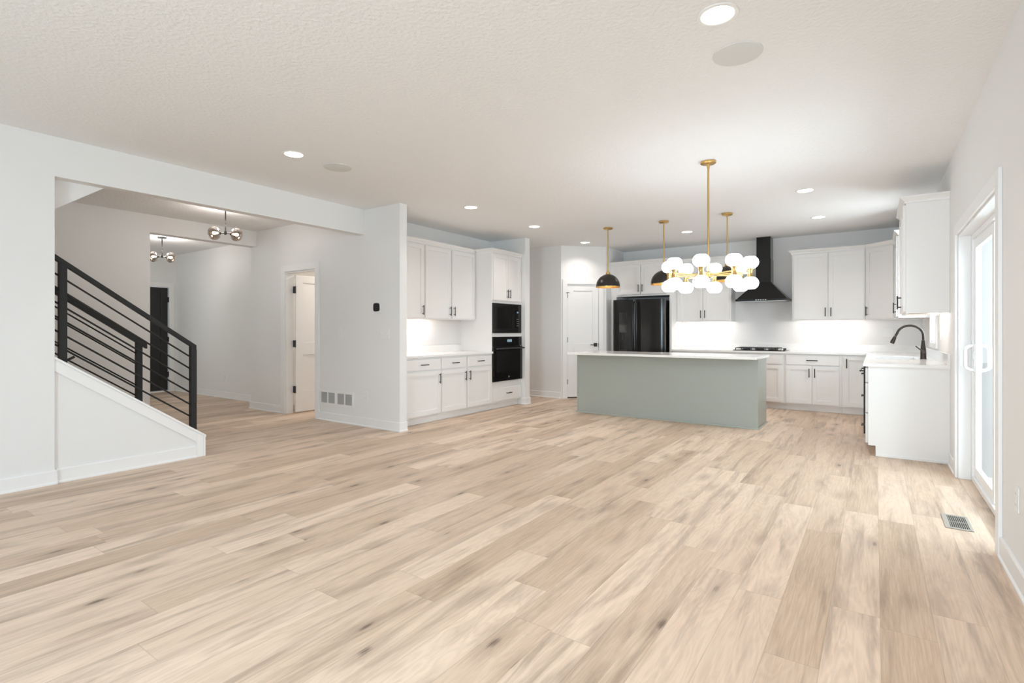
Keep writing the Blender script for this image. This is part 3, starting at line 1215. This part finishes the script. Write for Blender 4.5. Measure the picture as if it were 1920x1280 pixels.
# sink base, open-topped under the basin
t = thing('sink_cabinet', 'white base cabinet with two doors under the kitchen sink', 'cabinet', (0.25, 7.8, 0))
b = new()
y0, y1 = 7.302, 9.037
box(b, y0, y1, RB - 0.02, RB, 0.10, CU - 0.001, TRW)
box(b, y0, y0 + 0.018, 0.001, RB - 0.02, 0.10, CU - 0.001, TRW)
box(b, y1 - 0.018, y1, 0.001, RB - 0.02, 0.10, CU - 0.001, TRW)
box(b, y0 + 0.018, y1 - 0.018, 0.001, RB - 0.02, 0.10, 0.118, TRW)
box(b, y0, y1, 0.001, RB - 0.06, 0.001, 0.10, TRW)
obj('body', b, 'cabinet', t)
for x0, x1, s_ in ((7.32, 7.745, 'r'), (7.755, 8.18, 'l')):
    d = shaker('door', TRW, x0, x1, 0.118, CU - 0.02, RB + 0.0005, t)
    pull(TRW, x1 - 0.03 if s_ == 'r' else x0 + 0.03, 0.72, RB + 0.0205, d)

# L-shaped countertop with the sink cut-out
SX0, SX1, SY0, SY1 = -0.015, 0.375, 7.32, 7.98
b = new()
box(b, -2.9155, -0.10, 9.02, YB - 0.001, CU, CT)
box(b, -0.10, XR - 0.001, SY1, YB - 0.001, CU, CT)
box(b, -0.10, SX0, SY0, SY1, CU, CT)
box(b, SX1, XR - 0.001, SY0, SY1, CU, CT)
box(b, -0.10, XR - 0.001, 6.172, SY0, CU, CT)
bmesh.ops.remove_doubles(b, verts=b.verts[:], dist=1e-5)
t = tag(obj('countertop', b, 'quartz', origin=(-0.5, 9.3, CU)), 'white quartz L-shaped countertop along the back wall and sink run', 'countertop')
b = new()
box(b, -2.9155, XR - 0.022, YB - 0.021, YB - 0.001, CT + 0.0004, 1.005)
box(b, XR - 0.021, XR - 0.001, 6.172, YB - 0.022, CT + 0.0004, 1.005)
obj('upstand', b, 'quartz', t)
# sink
t = thing('kitchen_sink', 'undermount steel sink sunk in the counter below the faucet', 'sink', (0.18, 7.65, 0.68))
b = new()
zb = 0.67
box(b, SX0 - 0.012, SX0 - 0.001, SY0 - 0.012, SY1 + 0.012, zb, CU - 0.001)
box(b, SX1 + 0.001, SX1 + 0.012, SY0 - 0.012, SY1 + 0.012, zb, CU - 0.001)
box(b, SX0 - 0.001, SX1 + 0.001, SY0 - 0.012, SY0 - 0.001, zb, CU - 0.001)
box(b, SX0 - 0.001, SX1 + 0.001, SY1 + 0.001, SY1 + 0.012, zb, CU - 0.001)
box(b, SX0 - 0.012, SX1 + 0.012, SY0 - 0.012, SY1 + 0.012, zb - 0.012, zb)
obj('basin', b, 'stone', t)
b = new()
lathe(b, [(0, 0.001), (0.04, 0.001), (0.045, 0.004), (0.0, 0.004)], (0.18, 7.65, zb), 20)
obj('drain', b, 'steel', t)
# faucet
t = thing('kitchen_faucet', 'dark bronze gooseneck pull-down faucet on the sink counter', 'faucet', (0.44, 7.46, CT))
b = new()
lathe(b, [(0, 0.0004), (0.030, 0.0004), (0.030, 0.006), (0.0275, 0.010), (0.027, 0.07), (0.024, 0.12), (0.0165, 0.20), (0.014, 0.215), (0, 0.215)],
      (0.44, 7.46, CT), 24)
obj('base', b, 'bronze', t, smooth=True)
b = new()
pts = [(0.44, 7.46, CT + 0.216), (0.44, 7.46, 1.16)]
for k in range(1, 15):
    a = math.pi * k / 14 * 0.93
    pts.append((0.32 + 0.12 * math.cos(a), 7.46, 1.165 + 0.115 * math.sin(a)))
pts.append((0.186, 7.46, 1.155))
tube(b, pts, 0.0125, 14)
obj('spout', b, 'bronze', t, smooth=True)
b = new()
tube(b, [(0.1855, 7.46, 1.154), (0.178, 7.46, 1.135), (0.162, 7.46, 1.095), (0.154, 7.46, 1.075)], [0.0145, 0.018, 0.022, 0.021], 16)
obj('spray_head', b, 'bronze', t, smooth=True)
b = new()
tube(b, [(0.4415, 7.431, 0.985), (0.4415, 7.418, 0.985)], 0.017, 14)
tube(b, [(0.4415, 7.418, 0.985), (0.405, 7.405, 1.015), (0.368, 7.392, 1.05)], [0.007, 0.006, 0.0055], 10)
obj('lever', b, 'bronze', t, smooth=True)

# gas cooktop
t = thing('gas_cooktop', 'black gas cooktop with cast iron grates under the range hood', 'cooktop', (-1.535, 9.33, CT))
b = new()
box(b, -1.915, -1.155, 9.08, 9.58, CT + 0.0004, CT + 0.012)
obj('top_plate', b, 'appliance', t, bevel=0.004)
for i, (bx, by, br) in enumerate(((-1.76, 9.22, 0.04), (-1.76, 9.45, 0.034), (-1.55, 9.33, 0.05), (-1.36, 9.22, 0.034), (-1.36, 9.45, 0.04))):
    b = new()
    lathe(b, [(0, 0.0122), (br + 0.012, 0.0122), (br + 0.010, 0.020), (br, 0.021), (br, 0.028), (br - 0.004, 0.031), (0, 0.031)], (bx, by, CT), 24)
    obj('burner', b, 'black', t, smooth=True)
for gx0, gx1 in ((-1.885, -1.655), (-1.65, -1.45), (-1.445, -1.255)):
    b = new()
    z0, z1 = CT + 0.036, CT + 0.048
    for x in (gx0, gx1 - 0.012):
        box(b, x, x + 0.012, 9.10, 9.56, z0, z1)
    for y in (9.10, 9.326, 9.548):
        box(b, gx0 + 0.012, gx1 - 0.012, y, y + 0.012, z0, z1)
    xm = (gx0 + gx1) / 2
    box(b, xm - 0.006, xm + 0.006, 9.112, 9.548, z0, z1 - 0.001)
    for x in (gx0, gx1 - 0.012):
        for y in (9.10, 9.548):
            box(b, x, x + 0.012, y, y + 0.012, CT + 0.0125, z0)
    obj('grate', b, 'black', t)
for k in range(5):
    b = new()
    lathe(b, [(0, 0.0122), (0.019, 0.0122), (0.018, 0.034), (0.016, 0.038), (0, 0.038)], (-1.205, 9.14 + 0.085 * k, CT), 18)
    obj('knob', b, 'steel' if k == 0 else 'black', t, smooth=True)

# range hood
t = thing('range_hood', 'black chimney range hood on the back wall over the cooktop', 'range hood', (-1.515, 9.4, 1.70))
hx = -1.512
b = new()
box(b, hx - 0.385, hx + 0.385, 9.16, YB - 0.001, 1.705, 1.738)
obj('rim', b, 'appliance', t, bevel=0.003)
b = new()
lo = [(hx - 0.372, 9.175), (hx + 0.372, 9.175), (hx + 0.372, YB - 0.001), (hx - 0.372, YB - 0.001)]
hi = [(hx - 0.116, 9.385), (hx + 0.116, 9.385), (hx + 0.116, YB - 0.001), (hx - 0.116, YB - 0.001)]
va = [b.verts.new((x, y, 1.7385)) for x, y in lo]
vb = [b.verts.new((x, y, 2.015)) for x, y in hi]
for i in range(4):
    b.faces.new((va[i], va[(i + 1) % 4], vb[(i + 1) % 4], vb[i]))
b.faces.new(va)
b.faces.new(vb)
obj('canopy', b, 'appliance', t)
b = new()
box(b, hx - 0.112, hx + 0.112, 9.39, YB - 0.001, 2.0155, 2.40)
box(b, hx - 0.106, hx + 0.106, 9.396, YB - 0.001, 2.40, H - 0.001)
obj('chimney', b, 'appliance', t, bevel=0.002)
b = new()
box(b, hx - 0.34, hx + 0.34, 9.20, YB - 0.03, 1.699, 1.7045)
obj('filter', b, 'steel', t)
for k in range(5):
    b = new()
    box(b, hx - 0.08 + 0.035 * k, hx - 0.06 + 0.035 * k, 9.1585, 9.1598, 1.716, 1.726)
    obj('button', b, 'steel', t)

# --- island
t = thing('kitchen_island', 'sage green kitchen island under the three dome pendants', 'island', (-2.44, 7.33, 0))
ix0, ix1, iy0, iy1 = -3.695, -1.19, 7.02, 7.64
b = new()
box(b, ix0 + 0.004, ix1 - 0.004, iy0 + 0.004, iy1, 0.001, CU - 0.001)
obj('body', b, 'sage', t)
b = new()
box(b, ix0, ix0 + 0.022, iy0, iy0 + 0.0035, 0.001, CU - 0.001)
box(b, ix1 - 0.05, ix1, iy0, iy0 + 0.0035, 0.001, CU - 0.001)
box(b, ix1 - 0.0035, ix1, iy0 + 0.0035, iy0 + 0.05, 0.001, CU - 0.001)
box(b, ix0, ix0 + 0.0035, iy0 + 0.0035, iy0 + 0.05, 0.001, CU - 0.001)
obj('corner_trim', b, 'sage', t)
b = new()
sweep(b, [(ix0 - 0.0005, iy1), (ix0 - 0.0005, iy0 - 0.0005), (ix1 + 0.0005, iy0 - 0.0005), (ix1 + 0.0005, iy1)][::-1],
      [(0, 0.001), (-0.012, 0.001), (-0.012, 0.008), (-0.004, 0.018), (0, 0.018)])
obj('shoe_molding', b, 'sage', t)
TI = frame((0, iy1), (1, 0), (0, 1))
for k in range(4):
    x0 = ix0 + 0.03 + k * 0.615
    d = shaker('door', TI, x0, x0 + 0.60, 0.118, CU - 0.02, 0.0005, t, m='sage')
    pull(TI, x0 + (0.57 if k % 2 == 0 else 0.03), 0.74, 0.0205, d)
b = new()
box(b, -3.73, -1.165, 6.775, 7.70, CU, CT)
tag(obj('countertop', b, 'quartz', bevel=0.003, origin=(-2.44, 7.24, CU)), 'white quartz countertop on the sage island', 'countertop')

# ------------------------------------------------------------------ railings
def bars_split(t, X, zb, sp, bars, segs):
    for k in range(bars):
        b = new()
        for ya, yb in segs:
            tube(b, [(X, ya, zb(ya) - k * sp), (X, yb, zb(yb) - k * sp)], 0.0075, 8)
        obj('bar', b, 'rail', t)


def railing(label, X, ya, yend, posts, pw, zt, hh, hw, zb, sp, nb):
    t = thing('stair_railing', label, 'railing', (X, posts[-1][0], 0))
    b = new()
    prism(b, [(ya, zt(ya)), (yend, zt(yend)), (yend, zt(yend) - hh), (ya, zt(ya) - hh)],
          lambda y, z: (X - hw / 2, y, z), lambda y, z: (X + hw / 2, y, z))
    obj('handrail', b, 'rail', t, bevel=0.003)
    for py, pz in posts:
        b = new()
        q = py + pw
        prism(b, [(py, pz(py)), (q, pz(q)), (q, zt(q) - hh - 0.0004), (py, zt(py) - hh - 0.0004)],
              lambda y, z: (X - pw / 2, y, z), lambda y, z: (X + pw / 2, y, z))
        obj('post', b, 'rail', t)
    segs = []
    cur = ya
    for py, _ in posts:
        segs.append((cur, py - 0.0004))
        cur = py + pw + 0.0004
    bars_split(t, X, zb, sp, nb, segs)
    return t


NX = KX - 0.0475
t = railing('black metal stair railing nearest the living room, on the white knee wall', NX, 0.35, 2.411,
            [(1.372, lambda y: kz(y) + 0.017), (2.361, lambda y: kz(y) + 0.017)], 0.050,
            lambda y: 1.841 - 0.711 * (y - 1.34), 0.045, 0.045,
            lambda y: 0.982 - SL * (y - 2.343), 0.1146, 6)
b = new()
tube(b, [(NX, 1.4225, 0.975), (NX, 1.475, 1.005)], 0.010, 8)
obj('brace', b, 'rail', t)
railing('black metal stair railing on the far side of the stairs, wider handrail', -6.625, 0.35, 2.43,
        [(2.33, lambda y: kz(y) + 0.002)], 0.055,
        lambda y: 1.596 - 0.713 * (y - 1.734), 0.078, 0.06,
        lambda y: 0.976 - SL * (y - 2.33), 0.115, 5)

# ------------------------------------------------------------------ lights in the room
WARM = (1.0, 0.92, 0.86)


def downlight(loc, label, power=4.2, first=[None]):
    if first[0] is None:
        t = thing('recessed_light', label, 'light', loc, 'recessed ceiling lights')
        x, y, z = loc
        b = new()
        lathe(b, [(0.098, -0.0004), (0.096, -0.004), (0.084, -0.006), (0.078, -0.004), (0.076, -0.0004)], loc, 36)
        obj('trim_ring', b, 'plastic', t, smooth=True)
        b = new()
        lathe(b, [(0.0, -0.002), (0.0755, -0.002), (0.0755, -0.0004), (0, -0.0004)], loc, 32)
        obj('lens', b, 'lens', t)
        first[0] = t
    else:
        t = dup(first[0], loc, label, 'recessed ceiling lights')
    area('ceiling_disk_lamp', (loc[0], loc[1], H - 0.012), (0, 0, 0), 0.13, 0.13, power, WARM, 126, 'DISK')
    return t


for x, y, lb in ((-0.635, 2.674, 'large bright recessed light at the top of the photo, beside the big round speaker'),
                 (-4.18, 2.66, 'recessed light near the left wall header, beside the small round speaker'),
                 (-4.153, 5.066, 'recessed light over the left counter, nearest the white return wall'),
                 (-4.142, 6.529, 'recessed light in front of the oven tower'),
                 (-4.156, 8.20, 'recessed light just in front of the diagonal pantry door'),
                 (-2.413, 8.238, 'recessed light between the left two island pendants, in front of the fridge cabinets'),
                 (-0.634, 8.20, 'recessed light over the kitchen corner right of the range hood'),
                 (-0.635, 6.563, 'recessed light right of the chandelier stem, near the end cabinet')):
    downlight((x, y, H), lb)


# extra unseen lamp above the camera, no fixture, added to brighten the near floor
area('ceiling_disk_lamp', (-0.4, 0.9, H - 0.012), (0, 0, 0), 0.13, 0.13, 9.5, (1.0, 0.97, 0.95), 150, 'DISK')


def speaker(loc, label):
    b = new()
    lathe(b, [(0, -0.006), (0.120, -0.006), (0.129, -0.004), (0.131, -0.0004), (0, -0.0004)], loc, 48)
    return tag(obj('ceiling_speaker', b, 'speaker', smooth=True, origin=loc), label, 'speaker', 'round ceiling speakers')


speaker((-0.633, 3.114, H), 'big round grey ceiling speaker below the brightest downlight')
speaker((-4.173, 3.108, H), 'small round grey ceiling speaker near the left wall header')


# pendants over the island
def pendant(x, y, label, first=[None]):
    if first[0] is None:
        t = thing('pendant_lamp', label, 'pendant light', (x, y, 1.877), 'dome pendants over the island')
        b = new()
        lathe(b, [(0, H - 0.0005), (0.068, H - 0.0005), (0.068, H - 0.022), (0.060, H - 0.028), (0, H - 0.028)], (x, y, 0), 32)
        obj('canopy', b, 'brass', t, smooth=True)
        b = new()
        tube(b, [(x, y, H - 0.0285), (x, y, 2.128)], 0.0085, 12)
        obj('stem', b, 'brass', t, smooth=True)
        b = new()
        lathe(b, [(0, 2.127), (0.012, 2.126), (0.013, 2.112), (0.026, 2.104), (0.026, 2.094), (0.034, 2.088), (0.034, 2.070), (0, 2.070)], (x, y, 0), 24)
        obj('cap', b, 'brass', t, smooth=True)
        b = new()
        po = [(0.178 * math.cos(a), 1.885 + 0.185 * math.sin(a)) for a in [math.pi / 2 * k / 14 for k in range(15)]]
        pi = [(r_ * 0.985, z_ - 0.002) for r_, z_ in reversed(po)]
        po[-1] = (0.012, po[-1][1])
        pi[0] = (0.012, pi[0][1])
        lathe(b, po + pi + [po[0]], (x, y, 0), 48)
        sh = obj('shade', b, 'shade', t, smooth=True)
        b = new()
        pi2 = [(0.172 * math.cos(a), 1.884 + 0.177 * math.sin(a)) for a in [math.pi / 2 * k / 14 for k in range(15)]]
        pi2[-1] = (0.0, pi2[-1][1])
        lathe(b, pi2, (x, y, 0), 48)
        obj('gold_lining', b, 'goldpaint', sh, smooth=True)
        b = new()
        lathe(b, [(0.1705, 1.884), (0.1795, 1.884), (0.1795, 1.872), (0.1705, 1.872), (0.1705, 1.884)], (x, y, 0), 48)
        obj('rim', b, 'brass', t, smooth=True)
        b = new()
        lathe(b, [(0, 1.93), (0.02, 1.935), (0.03, 1.955), (0.026, 1.985), (0.014, 2.01), (0.014, 2.05), (0, 2.05)], (x, y, 0), 20)
        obj('bulb', b, 'bulb', t, smooth=True)
        first[0] = t
        return t
    return dup(first[0], (x, y, 1.877), label, 'dome pendants over the island')


pendant(-3.291, 7.245, 'black dome pendant with gold lining, alone in front of the pantry door')
pendant(-2.445, 7.245, 'black dome pendant with gold lining, half hidden behind the chandelier globes at their left edge')
pendant(-1.599, 7.245, 'black dome pendant with gold lining, mostly hidden behind the middle of the chandelier')

# chandelier
cx, cy, cz = -1.255, 4.941, 1.73
t = thing('chandelier', 'brass chandelier with a ring of paired white opal globes', 'chandelier', (cx, cy, cz))
b = new()
lathe(b, [(0, H - 0.0005), (0.068, H - 0.0005), (0.068, H - 0.016), (0.060, H - 0.022), (0.014, H - 0.024), (0.012, H - 0.06), (0, H - 0.06)], (cx, cy, 0), 36)
obj('canopy', b, 'brass', t, smooth=True)
b = new()
tube(b, [(cx, cy, H - 0.061), (cx, cy, cz + 0.031)], 0.0095, 14)
obj('stem', b, 'brass', t, smooth=True)
b = new()
lathe(b, [(0, cz + 0.03), (0.02, cz + 0.03), (0.034, cz + 0.02), (0.034, cz - 0.02), (0.02, cz - 0.03), (0, cz - 0.034)], (cx, cy, 0), 28)
obj('hub', b, 'brass', t, smooth=True)
GP = []
for k in range(17):
    a = -math.pi / 2 * 0.80 + (math.pi / 2 * 0.80 + math.pi / 2 * 0.66) * k / 16
    GP.append((0.070 * math.cos(a) ** 0.85, 0.058 * math.sin(a)))
for k in range(8):
    a = R(5 + 45 * k)
    ux, uy = math.cos(a), math.sin(a)
    b = new()
    tube(b, [(cx + ux * 0.03, cy + uy * 0.03, cz), (cx + ux * 0.33, cy + uy * 0.33, cz)], 0.009, 12)
    ar = obj('arm', b, 'brass', t, smooth=True)
    px, py = cx + ux * 0.35, cy + uy * 0.35
    b = new()
    lathe(b, [(0, -0.040), (0.029, -0.040), (0.027, -0.03), (0.021, -0.02), (0.021, 0.02), (0.027, 0.03), (0.029, 0.040), (0, 0.040)], (px, py, cz), 24)
    obj('socket', b, 'brass', ar, smooth=True)
    for s_ in (1, -1):
        b = new()
        lathe(b, [(0, s_ * GP[0][1])] + [(r_, s_ * h_) for r_, h_ in GP] + [(0, s_ * GP[-1][1])], (px, py, cz + s_ * 0.0915), 32)
        obj('globe', b, 'opal', ar, smooth=True)


# smoked-glass hall lights
def hall_light(x, y, label, ang, first=[None]):
    t = thing('hall_ceiling_light', label, 'ceiling light', (x, y, H), 'smoked glass hall lights')
    b = new()
    lathe(b, [(0, H - 0.0005), (0.065, H - 0.0005), (0.065, H - 0.02), (0, H - 0.022)], (x, y, 0), 28)
    obj('canopy', b, 'black', t, smooth=True)
    b = new()
    tube(b, [(x, y, H - 0.0225), (x, y, H - 0.30)], 0.008, 10)
    lathe(b, [(0, H - 0.295), (0.016, H - 0.30), (0.016, H - 0.335), (0, H - 0.34)], (x, y, 0), 16)
    obj('stem', b, 'black', t, smooth=True)
    for q in range(2):
        a = R(ang + 180 * q)
        d = Vector((math.cos(a), math.sin(a), -0.08)).normalized()
        c0 = Vector((x, y, H - 0.318))
        b = new()
        tube(b, [c0 + d * 0.012, c0 + d * 0.05], 0.007, 10)
        tube(b, [c0 + d * 0.05, c0 + d * 0.062], 0.02, 14)
        ar = obj('arm', b, 'black', t, smooth=True)
        b = new()
        g = c0 + d * 0.122
        prof = [(0.024, -0.062)]
        for k in range(1, 15):
            u = R(-62 + 152 * k / 14)
            prof.append((max(0.0, 0.086 * math.cos(u)), 0.074 * math.sin(u)))
        prof[-1] = (0.0, 0.074)
        lathe(b, prof, g, 28, d)
        obj('globe', b, 'smoke', ar, smooth=True)
        b = new()
        lathe(b, [(0, -0.045), (0.012, -0.04), (0.014, -0.02), (0.022, 0.0), (0.016, 0.02), (0, 0.026)], g, 16, d)
        obj('bulb', b, 'bulb', ar, smooth=True)
    return t


hall_light(-6.69, 3.32, 'smoked glass ceiling light hanging behind the wide opening header, nearest the living room', 62)
hall_light(-9.645, 3.765, 'smoked glass ceiling light farther back in the entry near the black front door', 62)
for p, pw in (((-6.69, 3.32, H - 0.32), 10), ((-9.645, 3.765, H - 0.32), 13)):
    d = bpy.data.lights.new('hall_lamp', 'POINT')
    d.energy = pw
    d.color = WARM
    d.shadow_soft_size = 0.05
    o = bpy.data.objects.new('hall_lamp', d)
    COL.objects.link(o)
    o.location = (p[0], p[1], H - 0.20)
area('bathroom_lamp', (-6.6, 5.5, H - 0.03), (0, 0, 0), 0.3, 0.3, 16, (1.0, 0.88, 0.75), 170, 'DISK')
area('side_hall_lamp', (-6.3, 7.8, H - 0.03), (0, 0, 0), 0.2, 0.2, 3, WARM, 160, 'DISK')


# under-cabinet strips
def strip(T, a0, a1, n0, label):
    b = new()
    box(b, a0, a1, n0, n0 + 0.022, UB + 0.004, UB + 0.0165, T)
    o = obj('under_cabinet_light', b, 'strip', origin=T((a0 + a1) / 2, n0, UB))
    tag(o, label, 'light', 'under-cabinet light strips')


strip(TA, 4.56, 5.70, UD - 0.06, 'glowing light strip under the left wall cabinets beside the return wall')
strip(TB, -2.84, -2.03, UW - 0.06, 'glowing light strip under the cabinet between fridge and hood')
strip(TB, -1.05, -0.15, UW - 0.06, 'glowing light strip under the two-door cabinet right of the hood')
strip(TRW, 6.3, 7.1, 0.06, 'light strip under the wall cabinet nearest the patio door')


# ------------------------------------------------------------------ plates, vents, thermostat
def outlet(T, a, z, label, w_=0.072, h_=0.116):
    t = thing('wall_outlet', label, 'outlet', T(a, 0.001, z))
    b = new()
    box(b, a - w_ / 2, a + w_ / 2, 0.0006, 0.006, z - h_ / 2, z + h_ / 2, T)
    obj('plate', b, 'plastic', t, bevel=0.0015)
    for q in (-0.026, 0.026):
        b = new()
        box(b, a - 0.017, a + 0.017, 0.0062, 0.0082, z + q - 0.014, z + q + 0.014, T)
        s_ = obj('socket', b, 'plastic', t, bevel=0.001)
        b = new()
        for u in (-0.007, 0.007):
            box(b, a + u - 0.0015, a + u + 0.0015, 0.0083, 0.0086, z + q - 0.004, z + q + 0.006, T)
        obj('slots', b, 'plasticgrey', s_)
    return t


def switch(T, a, z, gangs, label, h_=0.125):
    w_ = 0.075 + 0.046 * (gangs - 1)
    t = thing('light_switch', label, 'switch', T(a, 0.001, z))
    b = new()
    box(b, a - w_ / 2, a + w_ / 2, 0.0006, 0.006, z - h_ / 2, z + h_ / 2, T)
    obj('plate', b, 'plastic', t, bevel=0.0015)
    for g in range(gangs):
        u = a + (g - (gangs - 1) / 2) * 0.046
        b = new()
        box(b, u - 0.005, u + 0.005, 0.0062, 0.016, z - 0.004, z + 0.012, T)
        box(b, u - 0.006, u + 0.006, 0.0062, 0.0075, z - 0.013, z + 0.013, T)
        obj('toggle', b, 'plastic', t)
    return t


switch(TM, -5.851, 1.186, 1, 'single white light switch nearest the bathroom doorway')
switch(TM, -4.976, 1.181, 3, 'white three-toggle light switch under the thermostat')
outlet(TM, -5.33, 0.39, 'white outlet low on the return wall beside the return air grille')
TEN = frame((0, 4.82), (1, 0), (0, -1))
outlet(TEN, -9.77, 0.375, 'white outlet low on the entry hall wall behind the stairs')
THL = frame((-7.91, 0), (0, 1), (1, 0))
switch(THL, 2.31, 1.22, 1, 'small white plate on the stair wall, seen between the railing bars')
outlet(TA, 4.95, 1.19, 'white outlet on the backsplash of the left counter')
outlet(TB, -2.389, 1.19, 'white outlet on the backsplash between fridge and hood')
outlet(TB, -0.676, 1.19, 'white outlet on the backsplash below the two-door cabinet right of the hood')
switch(TB, 0.16, 1.19, 2, 'white double switch on the backsplash left of the faucet')
outlet(TRW, 7.06, 1.18, 'white outlet on the right wall between the faucet and the patio door')
outlet(TRW, 3.435, 0.41, 'white outlet low on the right wall beside the patio door casing')

# thermostat
t = thing('thermostat', 'black rounded thermostat on the return wall', 'thermostat', TM(-5.113, 0, 1.514))


def squircle(bb, T, a, z, hw, n0, n1, p=4.0):
    pts = []
    for k in range(40):
        q = 2 * math.pi * k / 40
        c_, s_ = math.cos(q), math.sin(q)
        pts.append((a + hw * math.copysign(abs(c_) ** (2 / p), c_), z + hw * math.copysign(abs(s_) ** (2 / p), s_)))
    prism(bb, pts, lambda u, v: T(u, n0, v), lambda u, v: T(u, n1, v))
    return bb


obj('base_plate', squircle(new(), TM, -5.113, 1.514, 0.054, 0.0006, 0.012), 'plastic', t, smooth=True)
obj('screen', squircle(new(), TM, -5.113, 1.514, 0.052, 0.0124, 0.026), 'slate', t, smooth=True)

# return air grille
t = thing('return_air_grille', 'white four-panel return air grille low on the return wall', 'vent', TM(-5.93, 0, 0.22))
b = new()
a0, a1, z0, z1 = -6.287, -5.566, 0.212, 0.418
cells = [(-6.255, -6.118), (-6.096, -5.955), (-5.900, -5.758), (-5.738, -5.598)]
edges = [a0] + [v for c_ in cells for v in c_] + [a1]
for i in range(0, len(edges), 2):
    box(b, edges[i], edges[i + 1], 0.0006, 0.011, z0, z1, TM)
for c0, c1_ in cells:
    box(b, c0, c1_, 0.0006, 0.011, z0, z0 + 0.032, TM)
    box(b, c0, c1_, 0.0006, 0.011, z1 - 0.032, z1, TM)
obj('frame', b, 'plastic', t)
for c0, c1_ in cells:
    b = new()
    box(b, c0, c1_, 0.0006, 0.002, z0 + 0.032, z1 - 0.032, TM)
    k = 0
    while k < 14:
        zz = z0 + 0.034 + k * 0.0102
        box(b, c0, c1_, 0.0022, 0.008, zz, zz + 0.004, TM)
        k += 1
    obj('louver_panel', b, 'grillegrey', t)

# floor register
t = thing('floor_register', 'metal floor register in the planks by the patio door', 'vent', (0.42, 4.335, 0))
b = new()
rx0, rx1, ry0, ry1 = 0.355, 0.49, 4.185, 4.487
box(b, rx0, rx0 + 0.028, ry0, ry1, 0.0005, 0.005)
box(b, rx1 - 0.016, rx1, ry0, ry1, 0.0005, 0.005)
box(b, rx0 + 0.028, rx1 - 0.016, ry0, ry0 + 0.022, 0.0005, 0.005)
box(b, rx0 + 0.028, rx1 - 0.016, ry1 - 0.022, ry1, 0.0005, 0.005)
obj('frame', b, 'nickel', t, bevel=0.0015)
b = new()
box(b, rx0 + 0.028, rx1 - 0.016, ry0 + 0.022, ry1 - 0.022, 0.0005, 0.0012)
obj('duct_opening', b, 'slot', t)
b = new()
for k in range(9):
    x = rx0 + 0.032 + k * 0.0100
    box(b, x, x + 0.003, ry0 + 0.0225, ry1 - 0.0225, 0.0014, 0.004)
box(b, rx0 + 0.028, rx1 - 0.016, 4.333, 4.339, 0.0014, 0.0045)
obj('louvers', b, 'nickel', t)
